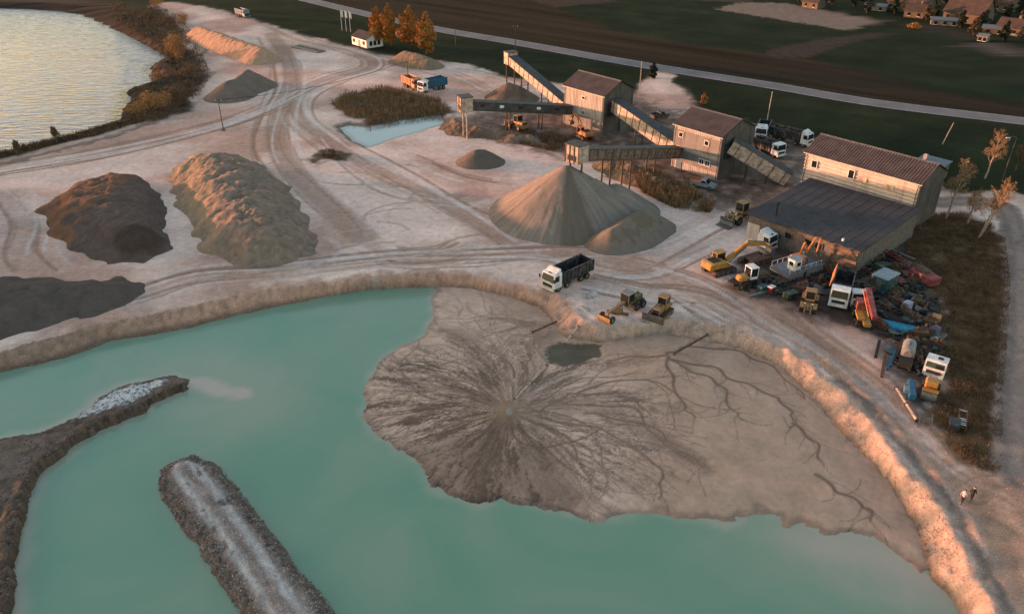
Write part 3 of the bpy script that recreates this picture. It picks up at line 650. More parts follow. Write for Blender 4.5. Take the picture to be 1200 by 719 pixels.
# ================================================================== PLANT BUILDINGS
E1 = Vector((.643, -.766, 0)); E2 = Vector((.766, .643, 0)); ROT = math.atan2(E1.y, E1.x)
DIRT = (.16, .11, .08)
M_wallgrey = mat('weathered_cladding', (.35, .305, .285), .75, var=.10, scale=.35, dirt=(.21, .165, .14), dirt_amt=.35, streak=(1.6, 1.6, .12))
M_wallcream = mat('pale_siding', (.46, .38, .34), .7, var=.10, scale=.4, dirt=(.3, .23, .19), dirt_amt=.3, streak=(1.5, 1.5, .12))
M_roofbrown = mat('fibre_cement_roof', (.050, .036, .039), .85, var=.25, scale=.5, bump=.2)
M_roofgrey = mat('bitumen_roof', (.033, .030, .036), .85, var=.3, scale=.35, bump=.2)
M_brick = mat('dirty_blockwork', (.125, .10, .09), .9, var=.3, scale=1.5, bump=.4)
M_dark = mat('dark_glass', (.012, .013, .016), .15, var=.1, spec=.5)
M_white = mat('white_paint', (.62, .62, .61), .5, var=.08, scale=1.5, dirt=(.3, .25, .2), dirt_amt=.12)
M_rust = mat('rusty_steel', (.105, .062, .042), .8, metal=.3, var=.45, scale=3, bump=.2)
M_steel = mat('grey_steel', (.13, .125, .12), .6, metal=.5, var=.3, scale=2)
M_black = mat('black_rubber', (.018, .017, .017), .85, var=.4, scale=4)
M_belt = mat('conveyor_roof_felt', (.055, .052, .055), .85, var=.3, scale=1)
M_plank = mat('sun_bleached_boards', (.40, .31, .26), .85, var=.3, scale=1.2, dirt=(.18, .12, .09), dirt_amt=.35)
M_gable = mat('shaded_gable_boards', (.080, .066, .060), .85, var=.25, scale=.6, dirt=(.04, .03, .026), dirt_amt=.3, streak=(1.5, 1.5, .12))  # gable walls coloured darker to stand for their shaded side
M_brownb = mat('dark_brown_boards', (.15, .10, .078), .85, var=.35, scale=1.2, dirt=(.06, .042, .034), dirt_amt=.4)
def corr(mb, p0, u, v, lu, lv, nrm, per, amp):
    """corrugated sheet: ribs run along v, repeated along u"""
    n = int(lu / per * 4); vs = []
    for i in range(n + 1):
        s_ = lu * i / n; o_ = amp * (0, 1, 1, 0)[i % 4]
        for k in (0, lv): vs.append(Vector(p0) + u * s_ + v * k + nrm * o_)
    return mb.add(vs, [(2 * i, 2 * i + 2, 2 * i + 3, 2 * i + 1) for i in range(n)])
def window(parent, c, u, nrm, wd, ht, mw=None, bars=1):
    """frame of four bars standing proud, dark pane set back in it"""
    up = Vector((0, 0, 1)); rz = math.atan2(u.y, u.x); c = Vector(c)
    pane = MB().box(c + nrm * .02, (wd, .05, ht), rz).build('window', M_dark, parent)
    f = MB()
    for s_ in (-1, 1):
        f.box(c + nrm * .06 + u * s_ * (wd / 2 + .04), (.11, .12, ht + .2), rz); f.box(c + nrm * .06 + up * s_ * (ht / 2 + .05), (wd - .04, .115, .10), rz)
    for k in range(bars): f.box(c + nrm * .05 + u * ((k + 1) / (bars + 1) - .5) * wd, (.06, .07, ht), rz)
    f.build('frame', mw or M_white, pane); return pane
def gable(name, label, corner, L, W, h, rise, mwall, mroof, wins=(), vertical=True, over=.35, per=.45, wy=-.06):
    """gabled shed; corner = near-right base corner, front wall runs back along -E1, depth along E2"""
    t = empty(name, (corner[0], corner[1], -.1), ROT, label, 'building')
    # local frame: x along E1 (front wall from -L to 0), y along E2
    X_, Y_, Z_ = Vector((1, 0, 0)), Vector((0, 1, 0)), Vector((0, 0, 1)); hb = h + .1
    for y0, nr in ((0, -Y_), (W, Y_)):
        m_ = MB()
        if vertical: corr(m_, (-L, y0, 0), X_, Z_, L, hb, nr, per, .05)
        else: corr(m_, (-L, y0, 0), Z_, X_, hb, L, nr, per, .11)
        m_.build('wall', mwall, t)
    for x0 in (-L, 0):
        d = .12 if x0 else -.12
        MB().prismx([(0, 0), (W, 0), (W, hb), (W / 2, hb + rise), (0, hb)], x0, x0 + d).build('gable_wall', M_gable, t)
    sl = math.hypot(W / 2 + over, rise * (W / 2 + over) / (W / 2))
    for s_ in (-1, 1):
        dn = Vector((0, s_ * (W / 2), -rise)).normalized(); nr = Vector((0, s_ * rise, W / 2)).normalized()
        m_ = MB(); corr(m_, (-L - over, W / 2, hb + rise + .08), X_, dn, L + 2 * over, sl, nr, .5, .05)
        corr(m_, (-L - over, W / 2, hb + rise + .0), X_, dn, L + 2 * over, sl, nr, .5, .05)
        m_.build('roof', mroof, t)
    MB().prismx([(W / 2 - .3, hb + rise - .06), (W / 2, hb + rise + .20), (W / 2 + .3, hb + rise - .06)], -L - over, over).build('ridge_cap', M_steel, t)
    MB().box((-L / 2, -over, hb - .12 - rise * over / (W / 2)), (L + 2 * over, .08, .2)).build('fascia', M_white, t)
    MB().box((-L / 2, -over - .14, hb - .02 - rise * over / (W / 2)), (L + 2 * over, .16, .12)).build('gutter', M_steel, t)
    for x in (-L + .3, -.3): MB().cyl((x, -.16, .1), (x, -.16, hb - .1), .07, None, 6).build('downpipe', M_steel, t)
    for (x, z, wd, ht, bars) in wins: window(t, (-x, wy, z), X_, -Y_, wd, ht, bars=bars)
    return t
def corner_from(px, py, h): x, y = g(px, py, h); return (x, y)
# sorting towers
b1c = g(706, 159); b1 = gable('sorting_tower', 'tall grey sorting tower farther from the garage, with a steep brown roof', b1c, 12.6, 9.2, 8.9, 2.3, M_wallgrey, M_roofbrown, [(6.3, 7.2, .9, .55, 0), (6.3, 3.9, .9, .8, 1)])
M_lowgrey = mat('stained_grey', (.19, .165, .155), .9, var=.18, scale=.5, dirt=(.11, .085, .07), dirt_amt=.4, streak=(1.2, 1.2, .15)); M_greyp = mat('grey_panel', (.17, .155, .155), .8, var=.12, scale=.4, dirt=(.12, .095, .08), dirt_amt=.3, streak=(1.4, 1.4, .12))
for k in range(5): MB().box((-12.6 + 1.26 + k * 2.52, -.08, 1.55), (2.48, .12, 3.1)).build('lower_panel', M_lowgrey, b1)  # darker grey panels over the lower front wall
MB().box((.16, 2.2, 5.6), (.12, 2.4, 3.0)).build('conveyor_opening', M_black, b1); MB().box((.2, 6.4, 1.5), (.1, 2.4, 3.0)).build('door', M_steel, b1)
b2c = g(840, 212); b2 = gable('sorting_tower', 'windowed sorting tower with a brown roof beside the white trucks', b2c, 11.2, 10.2, 8.7, 2.2, M_wallgrey, M_roofbrown, [(9.4, 6.9, .95, .8, 0), (3.2, 6.7, .95, .8, 0), (3.9, 2.9, 1.0, .95, 1), (2.5, 2.9, 1.0, .95, 1)], wy=-.16)
for k in range(4):
    MB().box((-11.2 + 1.4 + k * 2.8, -.09, 6.2), (2.76, .12, 3.0)).build('grey_band', M_greyp, b2); MB().box((-11.2 + 1.4 + k * 2.8, -.09, 2.75), (2.76, .12, 2.3)).build('grey_band', M_greyp, b2)  # two grey bands across the front wall
MB().box((.16, 2.4, 5.6), (.12, 2.4, 3.0)).build('conveyor_opening', M_black, b2)
MB().box((-9.2, -.1, 1.05), (1.2, .12, 2.1)).build('door', mat('blue_door', (.06, .12, .17), .6), b2)
# long white-sided hall and low garage
b3c = g(1080, 214, 8.4); b3 = gable('workshop_hall', 'long pale horizontally clad hall with a brown roof behind the low garage', b3c, 20.6, 8.6, 8.4, 2.1, M_wallcream, M_roofbrown, [(18.6, 6.6, 1.0, 1.2, 0), (11.6, 6.7, 1.0, 1.4, 0), (4.0, 2.6, 1.0, 1.2, 0)], vertical=False, per=.62, wy=-.17)
for x in (9.6, 4.9): MB().box((-x, -.16, 6.3), (1.7, .1, .9)).build('boarded_window', M_plank, b3)
gc = g(1008, 293, 3.95); gL, gW = 18.6, 19.2; GROT = ROT + .045
ga = empty('garage', (gc[0], gc[1], -.1), GROT, 'wide low garage with a big dark flat roof beside the scrap yard', 'building')
MB().prismx([(0, 0), (gW, 0), (gW, 4.9), (0, 3.9)], -gL, -gL + .3).build('wall', M_brick, ga)
MB().prismx([(0, 0), (gW, 0), (gW, 4.9), (0, 3.9)], -.3, 0).build('wall', M_brick, ga)
mbw = MB(); mbw.box((-gL / 2, .15, 1.95), (gL - .6, .3, 3.9)); mbw.build('wall', M_brick, ga)
MB().box((-gL / 2, gW - .15, 2.45), (gL - .6, .3, 4.9)).build('wall', M_brick, ga)
rf = MB().hexa([(-gL - .4, -.4, 3.9), (.4, -.4, 3.9), (.4, gW + .1, 4.93), (-gL - .4, gW + .1, 4.93), (-gL - .4, -.4, 4.08), (.4, -.4, 4.08), (.4, gW + .1, 5.11), (-gL - .4, gW + .1, 5.11)]).build('roof', M_roofgrey, ga)
for k in range(1, 12): MB().hexa([(-gL - .38 + k * 1.63, -.38, 4.085), (-gL - .26 + k * 1.63, -.38, 4.085), (-gL - .26 + k * 1.63, gW, 5.115), (-gL - .38 + k * 1.63, gW, 5.115), (-gL - .38 + k * 1.63, -.38, 4.11), (-gL - .26 + k * 1.63, -.38, 4.11), (-gL - .26 + k * 1.63, gW, 5.14), (-gL - .38 + k * 1.63, gW, 5.14)]).build('roof_seam', M_belt, rf)
MB().cyl((-gL + 3.6, 2, 4), (-gL + 3.6, 2, 6.2), .13).cyl((-gL + 3.6, 2, 6.2), (-gL + 3.6, 2, 6.5), .25, .25).build('stove_pipe', M_black, ga)
MB().cyl((-3.2, 1.0, 4.1), (-3.2, 1.0, 4.5), .22, .18).build('roof_vent', M_white, ga)
for x in (11.3, 7.9, 6.2): window(ga, (-x, -.03, 2.6), Vector((1, 0, 0)), Vector((0, -1, 0)), 1.1, .85, M_steel, 0)
MB().box((-gL + 1.2, -.08, 1.3), (2.2, .14, 2.6)).build('plaster_patch', M_wallcream, ga)
for k in range(5): MB().box((-2.2, -.05 - .02 * (k % 2), .45 + k * .7), (4.2, .12, .62)).build('gate_board', M_brownb, ga)
# blue-grey annexe behind the hall
an = empty('annexe', (*g(1100, 212), 0), ROT, 'small blue grey roofed annexe behind the far end of the hall', 'building')
MB().box((-2.5, 1.5, 1.3), (5, 3, 2.6)).build('wall', M_brick, an); MB().hexa([(-5.3, -.4, 2.6), (.3, -.4, 2.6), (.3, 3.4, 3.1), (-5.3, 3.4, 3.1), (-5.3, -.4, 2.72), (.3, -.4, 2.72), (.3, 3.4, 3.22), (-5.3, 3.4, 3.22)]).build('roof', mat('blue_tin', (.12, .14, .17), .5, metal=.4), an)
MB().box((-4, 1.2, 3.4), (.6, .6, 1.2)).build('chimney', M_plank, an)
# ------------------------------------------------------------------ conveyors
def conveyor(name, label, tail, head, wd, ht, mside, mroof, legs, head_box=None, head_mat=None, stripes=False, head_legs=()):
    p0, p1 = Vector(tail), Vector(head); base = Vector((p0.x, p0.y, 0)); t = empty(name, base, 0, label, 'conveyor')
    d = (p1 - p0); L = d.length; d.normalize(); s_ = Vector((d.y, -d.x, 0)).normalized(); u = s_.cross(d).normalized()
    if u.z < 0: u = -u
    o = p0 - base
    def bar(a, b, w_, h_, off=0.0, lift=0.0):
        A = o + d * a + s_ * off + u * lift; B = o + d * b + s_ * off + u * lift; m_ = MB()
        q = [A - s_ * w_ / 2 - u * h_ / 2, A + s_ * w_ / 2 - u * h_ / 2, A + s_ * w_ / 2 + u * h_ / 2, A - s_ * w_ / 2 + u * h_ / 2]
        return m_.hexa(q + [v + (B - A) for v in q])
    bar(0, L, wd - .1, .15, 0, -ht / 2).build('floor', M_steel, t)
    for k in (-1, 1):
        sw = bar(0, L, .10, ht - .15, k * wd / 2, .08).build('side_wall', mside, t)
        n = max(3, int(L / 2.2))
        for i in range(n):   # vertical posts and the odd gap in the boarding
            bar(L * (i + .4) / n, L * (i + .4) / n + .12, .08, ht - .1, k * (wd / 2 + .09), .08).build('post', M_rust, sw)
            if stripes and i % 2: bar(L * (i + .5) / n, L * (i + .5) / n + 1.0, .05, ht * .3, k * (wd / 2 + .075), .2).build('opening', M_black if i % 4 == 1 else M_white, sw)
    bar(-.2, L + .2, wd + .35, .10, 0, ht / 2 + .02).build('roof', mroof, t)
    bar(.1, L - .1, wd * .45, .12, 0, -ht / 2 + .25).build('belt', M_black, t)
    def leg(c, top): # an A-frame leg down to the ground
        a = o + d * c[0] + s_ * c[1]; gx, gy = base.x + a.x, base.y + a.y
        MB().cyl((a.x, a.y, hz(gx, gy) - .3), (a.x, a.y, a.z - ht / 2), .17, .17, 8).build('leg', top, t)
    for f in legs:
        for k in (-1, 1): leg((L * f, k * wd * .42), M_rust)
        a = o + d * L * f; z0 = a.z - ht / 2
        if z0 > 3: MB().box((a.x, a.y, z0 * .55), (.12, wd * .84, .12), math.atan2(s_.y, s_.x) + math.pi / 2).build('cross_brace', M_rust, t)
    if head_box:
        hl, hw, hh = head_box; c = o + d * (L + hl * .3); c = Vector((c.x, c.y, c.z + .2)); rz = math.atan2(d.y, d.x)
        hb = MB(); hb.box(c, (hl, hw, hh), rz); hbo = hb.build('head_house', head_mat or mside, t)
        MB().box(c + Vector((0, 0, hh / 2 + .08)), (hl + .3, hw + .3, .14), rz).build('head_roof', mroof, hbo)
        fw = Vector((d.x, d.y, 0)).normalized()
        MB().box(c + fw * (hl / 2 + .03) + Vector((0, 0, -hh * .2)), (.08, hw * .6, hh * .3), rz).build('chute_opening', M_black, hbo)
        for k in range(4): MB().box(c + fw * (hl / 2 + .07) + s_ * hw * (k / 3 - .5) * .96, (.08, .12, hh), rz).build('head_post', M_rust, hbo)
        for k in (-1, 1): leg((L + hl * .35, k * hw * .42), head_mat if head_legs else M_rust)
    return t
fr1 = Vector((b1c[0], b1c[1], 0)); fr2 = Vector((b2c[0], b2c[1], 0))
hA = g(600, 70, 8.2); tA = fr1 - E1 * 12.0 + E2 * 3.0
conveyor('belt_conveyor', 'long inclined conveyor rising left from the far tower towards the field', (tA.x, tA.y, 2.0), (hA[0], hA[1], 8.2), 2.3, 2.2, M_plank, M_belt, (.45, .78), (2.2, 2.8, 3.0), M_plank)
hB = g(549, 123, 7.2); tB = fr1 - E1 * 10.6 - E2 * .1
conveyor('belt_conveyor', 'long dark conveyor on thin legs running left from the far tower over the loader', (tB.x, tB.y, 3.6), (hB[0], hB[1], 7.2), 2.2, 1.9, M_belt, M_belt, (.3, .62), (2.6, 2.8, 3.2), M_plank, True, (1,))
tC = fr2 - E1 * 11.0 + E2 * 2.6; hC = fr1 + E2 * 3.3 + E1 * .1
conveyor('belt_conveyor', 'steep covered conveyor between the two sorting towers', (tC.x, tC.y, 2.6), (hC.x, hC.y, 6.3), 2.4, 2.8, M_plank, M_belt, (.28, .6), None)
tD = Vector((*g(922, 217), 0)); hD = fr2 + E2 * 3.0 + E1 * .1
conveyor('belt_conveyor', 'inclined conveyor running down from the windowed tower to the garage roof edge', (tD.x, tD.y, 1.3), (hD.x, hD.y, 6.4), 2.4, 2.7, M_plank, M_belt, (.35, .7), None)
hE = (CA[0] + 1.2, CA[1] + .8); tE = fr2 - E1 * 9.8 - E2 * .1
conveyor('belt_conveyor', 'boarded conveyor leading from the windowed tower to the top of the gravel cone', (tE.x, tE.y, 3.2), (hE[0] + .9, hE[1] + .4, 10.2), 2.2, 2.0, M_brownb, M_belt, (.3, .55, .75), (2.6, 3.0, 3.0), M_plank)
# ================================================================== VEHICLES
def paintm(name, c, dirt_amt=.3, rough=.55): return mat(name, c, rough, var=.2, scale=1.3, dirt=(.17, .12, .095), dirt_amt=dirt_amt + .05)
P_white = paintm('white_lorry_paint', (.58, .58, .59), -.08); P_navy = paintm('dark_tipper_paint', (.022, .024, .032), .22)
P_yellow = paintm('machine_yellow', (.34, .165, .025), .3); P_ochre = paintm('faded_ochre', (.27, .145, .045), .45); P_orange = paintm('orange_paint', (.42, .14, .04), .3)
P_red = paintm('faded_red', (.20, .025, .030), .35); P_blue = paintm('strong_blue', (.012, .085, .16), -.15); P_teal = paintm('dark_teal', (.012, .055, .062), .35)
P_sky = paintm('bright_blue', (.02, .20, .36), .0); P_green = paintm('olive_green', (.07, .075, .022), .35); P_lblue = paintm('pale_blue', (.17, .23, .28), .25)
P_grey = paintm('dusty_grey', (.16, .16, .17), .2); P_dgreen = paintm('dark_green', (.012, .036, .028), .3)
M_glass = mat('cab_glass', (.015, .018, .022), .08, var=.1, spec=.6); M_tyre = mat('dusty_tyre', (.026, .023, .021), .9, var=.5, scale=5)
M_hub = mat('wheel_hub', (.16, .14, .125), .6, metal=.3, var=.3); M_lamp = mat('lamp_lens', (.55, .55, .5), .2); M_tail = mat('tail_lens', (.35, .03, .02), .3)
M_track = mat('muddy_track', (.075, .055, .045), .85, metal=.2, var=.5, scale=4)
WHEEL = {}
def wheel(parent, x, y, r, wd, m=None):
    """tyre with a dished rim as its child; mesh data shared between alike wheels"""
    k = (round(r, 2), round(wd, 2))
    if k not in WHEEL:
        h = wd / 2
        ty = MB().lathe_y([(r * .55, -h * .8), (r * .62, -h), (r * .9, -h), (r, -h * .7), (r, h * .7), (r * .9, h), (r * .62, h), (r * .55, h * .8)], n=18).mesh('tyre')
        ri = MB().lathe_y([(.001, -h * .55), (r * .25, -h * .65), (r * .5, -h * .5), (r * .57, -h * .85), (r * .57, h * .85), (r * .5, h * .5), (r * .25, h * .65), (.001, h * .55)], n=14).mesh('rim')
        for me in (ty, ri): me.polygons.foreach_set('use_smooth', [True] * len(me.polygons))
        ty.materials.append(M_tyre); ri.materials.append(M_hub); WHEEL[k] = (ty, ri)
    o = link_mesh('wheel', WHEEL[k][0], None, parent); o.location = (x, y, r)
    q = link_mesh('rim', WHEEL[k][1], None, o); return o
def place(name, label, cat, px, to=None, rz=None, group=None, dz=0.0, xy=None):
    x, y = xy or g(*px); h = heading(px, to) if to else (rz or 0.0)
    return empty(name, (x, y, hz(x, y) + dz), h, label, cat, group)
def cab_over(t, x0, m, wd=2.45, h0=.75, h1=2.95, ln=1.7, spoiler=True, glassy=True):
    """forward-control lorry cab; front face at x0"""
    c = MB().prism([(x0 - ln, h0), (x0 - .05, h0), (x0, h0 + .95), (x0 - .22, h1 - .12), (x0 - .45, h1), (x0 - ln, h1)], -wd / 2, wd / 2).build('cab', m, t)
    MB().hexa([(x0 - .01, -wd * .44, h0 + 1.02), (x0 - .01, wd * .44, h0 + 1.02), (x0 + .03, wd * .44, h0 + 1.02), (x0 + .03, -wd * .44, h0 + 1.02), (x0 - .21, -wd * .42, h1 - .2), (x0 - .21, wd * .42, h1 - .2), (x0 - .17, wd * .42, h1 - .2), (x0 - .17, -wd * .42, h1 - .2)]).build('windscreen', M_glass, c)
    for s_ in (-1, 1):
        MB().prism([(x0 - 1.15, h0 + 1.05), (x0 - .18, h0 + 1.05), (x0 - .34, h1 - .3), (x0 - 1.15, h1 - .3)], s_ * wd / 2 - .02, s_ * wd / 2 + .025).build('side_window', M_glass, c)
        MB().box((x0 + .12, s_ * (wd / 2 + .2), h0 + 1.45), (.12, .22, .5)).build('mirror', M_black, c)
        MB().box((x0 + .10, s_ * wd * .36, h0 + .02), (.1, .36, .2)).build('headlight', M_lamp, c)
    MB().box((x0 + .01, 0, h0 - .08), (.24, wd, .34)).build('bumper', m, c)
    MB().box((x0 + .04, 0, h0 + .45), (.06, wd * .7, .42)).build('grille', M_black, c)
    if spoiler:
        MB().prism([(x0 - ln + .05, h1 + .01), (x0 - .55, h1 + .01), (x0 - ln + .35, h1 + .5), (x0 - ln + .05, h1 + .5)], -wd * .42, wd * .42).build('roof_spoiler', m, c)
        MB().box((x0 - .62, 0, h1 + .03), (.45, .5, .06)).build('roof_hatch', M_black, c)
    return c
def tipper(t, x0, x1, m, wd=2.5, z0=1.15, z1=2.75, load=None):
    """open tipping body with ribbed sides"""
    b = MB(); th = .09
    b.box(((x0 + x1) / 2, 0, z0), (x1 - x0, wd, .14))
    for s_ in (-1, 1): b.box(((x0 + x1) / 2, s_ * (wd / 2 - th / 2), (z0 + z1) / 2 + .06), (x1 - x0, th, z1 - z0))
    b.box((x1 - th / 2, 0, (z0 + z1) / 2 + .16), (th, wd - .02, z1 - z0 + .2)); b.box((x0 + th / 2, 0, (z0 + z1) / 2), (th, wd - .02, z1 - z0 - .1))
    o = b.build('tipper_body', m, t); n = int((x1 - x0) / .75)
    for s_ in (-1, 1):
        for k in range(n + 1): MB().box((x0 + .06 + (x1 - x0 - .12) * k / n, s_ * (wd / 2 + .045), (z0 + z1) / 2), (.1, .09, z1 - z0 - .05)).build('rib', m, o)
        MB().box(((x0 + x1) / 2, s_ * wd / 2, z1 + .09), (x1 - x0, .16, .1)).build('top_rail', m, o)
    if load: MB().prism([(x0 + .3, z1 - .4), (x1 - .3, z1 - .4), (x1 - 1.2, z1 + .2), (x0 + 1.2, z1 + .25)], -wd * .4, wd * .4).build('load', load, o)
    return o
def lorry(label, px, to, mcab=None, mbody=None, L=8.6, axles=4, spoiler=True, load=None, group=None, name='tipper_lorry', body=True, dz=0, z1=2.75):
    t = place(name, label, 'truck', px, to, group=group, dz=dz); f = L / 2
    MB().box((-.3, 0, .85), (L - .8, .9, .35)).build('chassis', M_steel, t)
    cab_over(t, f, mcab or P_white, spoiler=spoiler)
    if body: tipper(t, -f, f - 1.95, mbody or P_navy, load=load, z1=z1)
    xsx = {4: (f - 1.15, f - 2.95, -f + 2.55, -f + 1.25), 3: (f - 1.15, -f + 2.55, -f + 1.25), 2: (f - 1.15, -f + 1.6)}[axles]
    for i, x in enumerate(xsx):
        for s_ in (-1, 1): wheel(t, x, s_ * 1.02, .5, .34 if i < axles - 2 else .5)
    MB().box((f - 3.9 if L > 7 else 0, 1.0, .85), (.9, .5, .5)).build('fuel_tank', M_steel, t)
    for s_ in (-1, 1): MB().box((-f + .02, s_ * .9, .95), (.06, .4, .14)).build('tail_light', M_tail, t)
    return t
def glass_box(t, c, d, m, name='cab', roof=None):
    """machine cab: posts and roof in paint, dark glazing between"""
    b = MB(); x, y, z = c; a, w_, h = d
    for sx in (-1, 1):
        for sy in (-1, 1): b.box((x + sx * (a / 2 - .05), y + sy * (w_ / 2 - .05), z), (.1, .1, h))
    b.box((x, y, z - h / 2 + .2), (a - .02, w_ - .02, .4)); o = b.build(name, m, t)
    MB().box((x, y, z + .15), (a - .08, w_ - .08, h - .42)).build('glazing', M_glass, o)
    MB().cbox((x, y, z + h / 2 + .05), (a + .14, w_ + .14, .14), .05).build('cab_roof', roof or m, o); return o
def crawler(t, L, wd, y, r=.45, z0=0.0, x=0.0):
    """track loop with shoes as real plates"""
    n = 10; h = L / 2 - r; prof = [(x + h + r * math.sin(a), z0 + r - r * math.cos(a)) for a in [math.pi * i / n for i in range(n + 1)]]
    prof += [(x - h - r * math.sin(a), z0 + r + r * math.cos(a)) for a in [math.pi * i / n for i in range(n + 1)]]
    o = MB().prism(prof, y - wd / 2, y + wd / 2).build('track', M_track, t); m_ = MB(); P = []
    for i in range(len(prof)):
        a, b = prof[i], prof[(i + 1) % len(prof)]; q = math.hypot(b[0] - a[0], b[1] - a[1]); k = max(1, int(q / .22))
        for j in range(k): P.append((a[0] + (b[0] - a[0]) * (j + .5) / k, a[1] + (b[1] - a[1]) * (j + .5) / k, math.atan2(b[1] - a[1], b[0] - a[0])))
    for px_, pz, an in P: m_.box((px_, y, pz), (.09, wd + .06, .10), 0, -an)
    tag(m_.build('track_shoes', M_rust, o), kind='stuff')
    mw = MB()
    for k in range(4):
        xx = x - h + 2 * h * k / 3
        for s_ in (-1, 1): mw.cyl((xx, y + s_ * (wd / 2 - .02), z0 + r), (xx, y + s_ * (wd / 2 + .05), z0 + r), r * .6, None, 10)
    mw.build('rollers', M_steel, o); return o
def excavator(label, px, to, m=None, swing=0.0, reach=((.9, 1.6), (3.6, 3.3), (5.9, 2.4), (6.9, .5)), sc=1.0, dz=0, tracks=True):
    t = place('excavator', label, 'excavator', px, to, dz=dz); t.scale = (sc, sc, sc); m = m or P_yellow
    if tracks:
        for s_ in (-1, 1): crawler(t, 3.9, .6, s_ * 1.15, .45)
        MB().box((0, 0, .62), (2.2, 1.8, .4)).build('undercarriage', M_steel, t)
    MB().cyl((0, 0, .8), (0, 0, 1.05), .75, .75, 16).build('slew_ring', M_steel, t)
    MB().cbox((-1.0, 0, 1.55), (2.5, 2.5, 1.0), .16).build('engine_house', m, t)
    MB().cbox((-2.25, 0, 1.45), (.7, 2.45, 1.1), .25).build('counterweight', M_black if m is P_grey else m, t)
    MB().box((-1.2, 0, 2.08), (1.5, 1.4, .08)).build('engine_cover', M_black, t); MB().cyl((-1.5, .7, 2.05), (-1.5, .7, 2.6), .07).build('exhaust', M_black, t)
    MB().box((.2, -.75, 1.25), (1.3, .9, .4)).build('front_deck', m, t)
    glass_box(t, (.35, .72, 1.85), (1.6, 1.0, 1.6), m)
    def arm(nm, a, b, w0, w1, y=-.2):
        a = Vector((a[0], y, a[1])); b = Vector((b[0], y, b[1])); d = (b - a).normalized(); u = Vector((-d.z, 0, d.x)); hw = .19
        q = [a + u * w0 / 2, a - u * w0 / 2, b - u * w1 / 2, b + u * w1 / 2]
        return MB().hexa([v + Vector((0, -hw, 0)) for v in q] + [v + Vector((0, hw, 0)) for v in q]).build(nm, m, t)
    p0, p1, p2, p3 = reach; bo = arm('boom', p0, p1, .5, .65); arm('boom', p1, p2, .65, .4).name = 'boom'
    st = arm('stick', p2, p3, .45, .28)
    for s_ in (-1, 1): MB().cyl((p0[0] + .3, -.2 + s_ * .3, p0[1] - .3), (p1[0] - .2, -.2 + s_ * .3, p1[1] - .3), .09).build('hydraulic_ram', M_steel, bo)
    MB().cyl((p1[0] + .1, -.2, p1[1] + .5), (p2[0] + .1, -.2, p2[1] + .3), .09).build('hydraulic_ram', M_steel, st)
    bx, bz = p3; MB().prism([(bx - .5, bz + .1), (bx + .25, bz + .25), (bx + .4, bz - .3), (bx + .1, bz - .75), (bx - .45, bz - .7), (bx - .7, bz - .35)], -.75, .35).build('bucket', M_steel, t)
    return t
def wheel_loader(label, px, to, m=None, sc=1.0, lift=.5, bucket=True):
    t = place('wheel_loader', label, 'loader', px, to); t.scale = (sc, sc, sc); m = m or P_yellow
    MB().cbox((-1.9, 0, 1.65), (2.4, 1.7, 1.2), .2).build('engine_hood', m, t); MB().box((-3.05, 0, 1.3), (.35, 2.3, .9)).build('counterweight', m, t)
    MB().box((-3.1, 0, 1.9), (.08, 1.2, .5)).build('radiator_grille', M_black, t)
    MB().box((-.6, 0, 1.0), (4.4, .9, .5)).build('frame', M_steel, t); MB().box((1.7, 0, 1.25), (1.0, 1.0, 1.0)).build('front_frame', m, t)
    glass_box(t, (-.35, 0, 2.45), (1.5, 1.6, 1.75), m)
    for s_ in (-1, 1):
        for x in (-1.9, 1.55): wheel(t, x, s_ * 1.05, .78, .62); MB().prism([(x - .9, 1.25), (x - .55, 1.68), (x + .55, 1.68), (x + .9, 1.25), (x + .82, 1.2), (x + .5, 1.6), (x - .5, 1.6), (x - .82, 1.2)], s_ * 1.05 - .33, s_ * 1.05 + .33).build('mudguard', m, t)
        MB().prism([(1.4, 1.75), (1.7, 1.95), (3.3, lift + .35), (3.2, lift + .05)], s_ * .5 - .09, s_ * .5 + .09).build('lift_arm', m, t)
    MB().cyl((1.6, 0, 1.8), (3.1, 0, lift + .75), .1).build('tilt_ram', M_steel, t)
    if bucket: MB().prism([(3.2, lift + .9), (3.05, lift + .3), (3.3, lift - .35), (4.5, lift - .42), (4.5, lift - .36), (3.5, lift - .2), (3.3, lift + .3), (3.5, lift + .85)], -1.35, 1.35).build('bucket', M_steel, t)
    for s_ in (-1, 1): MB().box((1.95, s_ * .62, 1.9), (.15, .25, .2)).build('work_lamp', M_lamp, t)
    return t
def bulldozer(label, px, to, m=None, sc=1.0, ripper=True):
    t = place('bulldozer', label, 'bulldozer', px, to); t.scale = (sc, sc, sc); m = m or P_yellow
    for s_ in (-1, 1): crawler(t, 3.7, .55, s_ * .98, .5)
    MB().cbox((.85, 0, 1.4), (2.1, 1.15, 1.05), .12).build('engine_hood', m, t); MB().box((1.92, 0, 1.35), (.08, .95, .85)).build('radiator_grille', M_black, t)
    MB().box((-.9, 0, 1.15), (1.9, 1.5, .75)).build('body', m, t); MB().cyl((.9, .3, 1.9), (.9, .3, 2.6), .07).build('exhaust', M_black, t)
    glass_box(t, (-.75, 0, 2.25), (1.45, 1.45, 1.5), m)
    MB().prism([(2.55, .1), (2.72, .6), (2.62, 1.2), (2.78, 1.32), (2.95, 1.25), (2.85, .6), (2.72, .06)], -1.75, 1.75).build('blade', M_steel, t)
    for s_ in (-1, 1):
        MB().box((1.3, s_ * 1.42, .5), (2.7, .16, .24)).build('push_arm', m, t); MB().cyl((1.7, s_ * .7, 1.5), (2.6, s_ * .7, .95), .08).build('hydraulic_ram', M_steel, t)
    if ripper: MB().box((-2.25, 0, 1.0), (.7, 1.3, .3)).prism([(-2.5, 1.1), (-2.3, 1.1), (-2.45, .15), (-2.6, .2)], -.12, .12).build('ripper', M_steel, t)
    return t
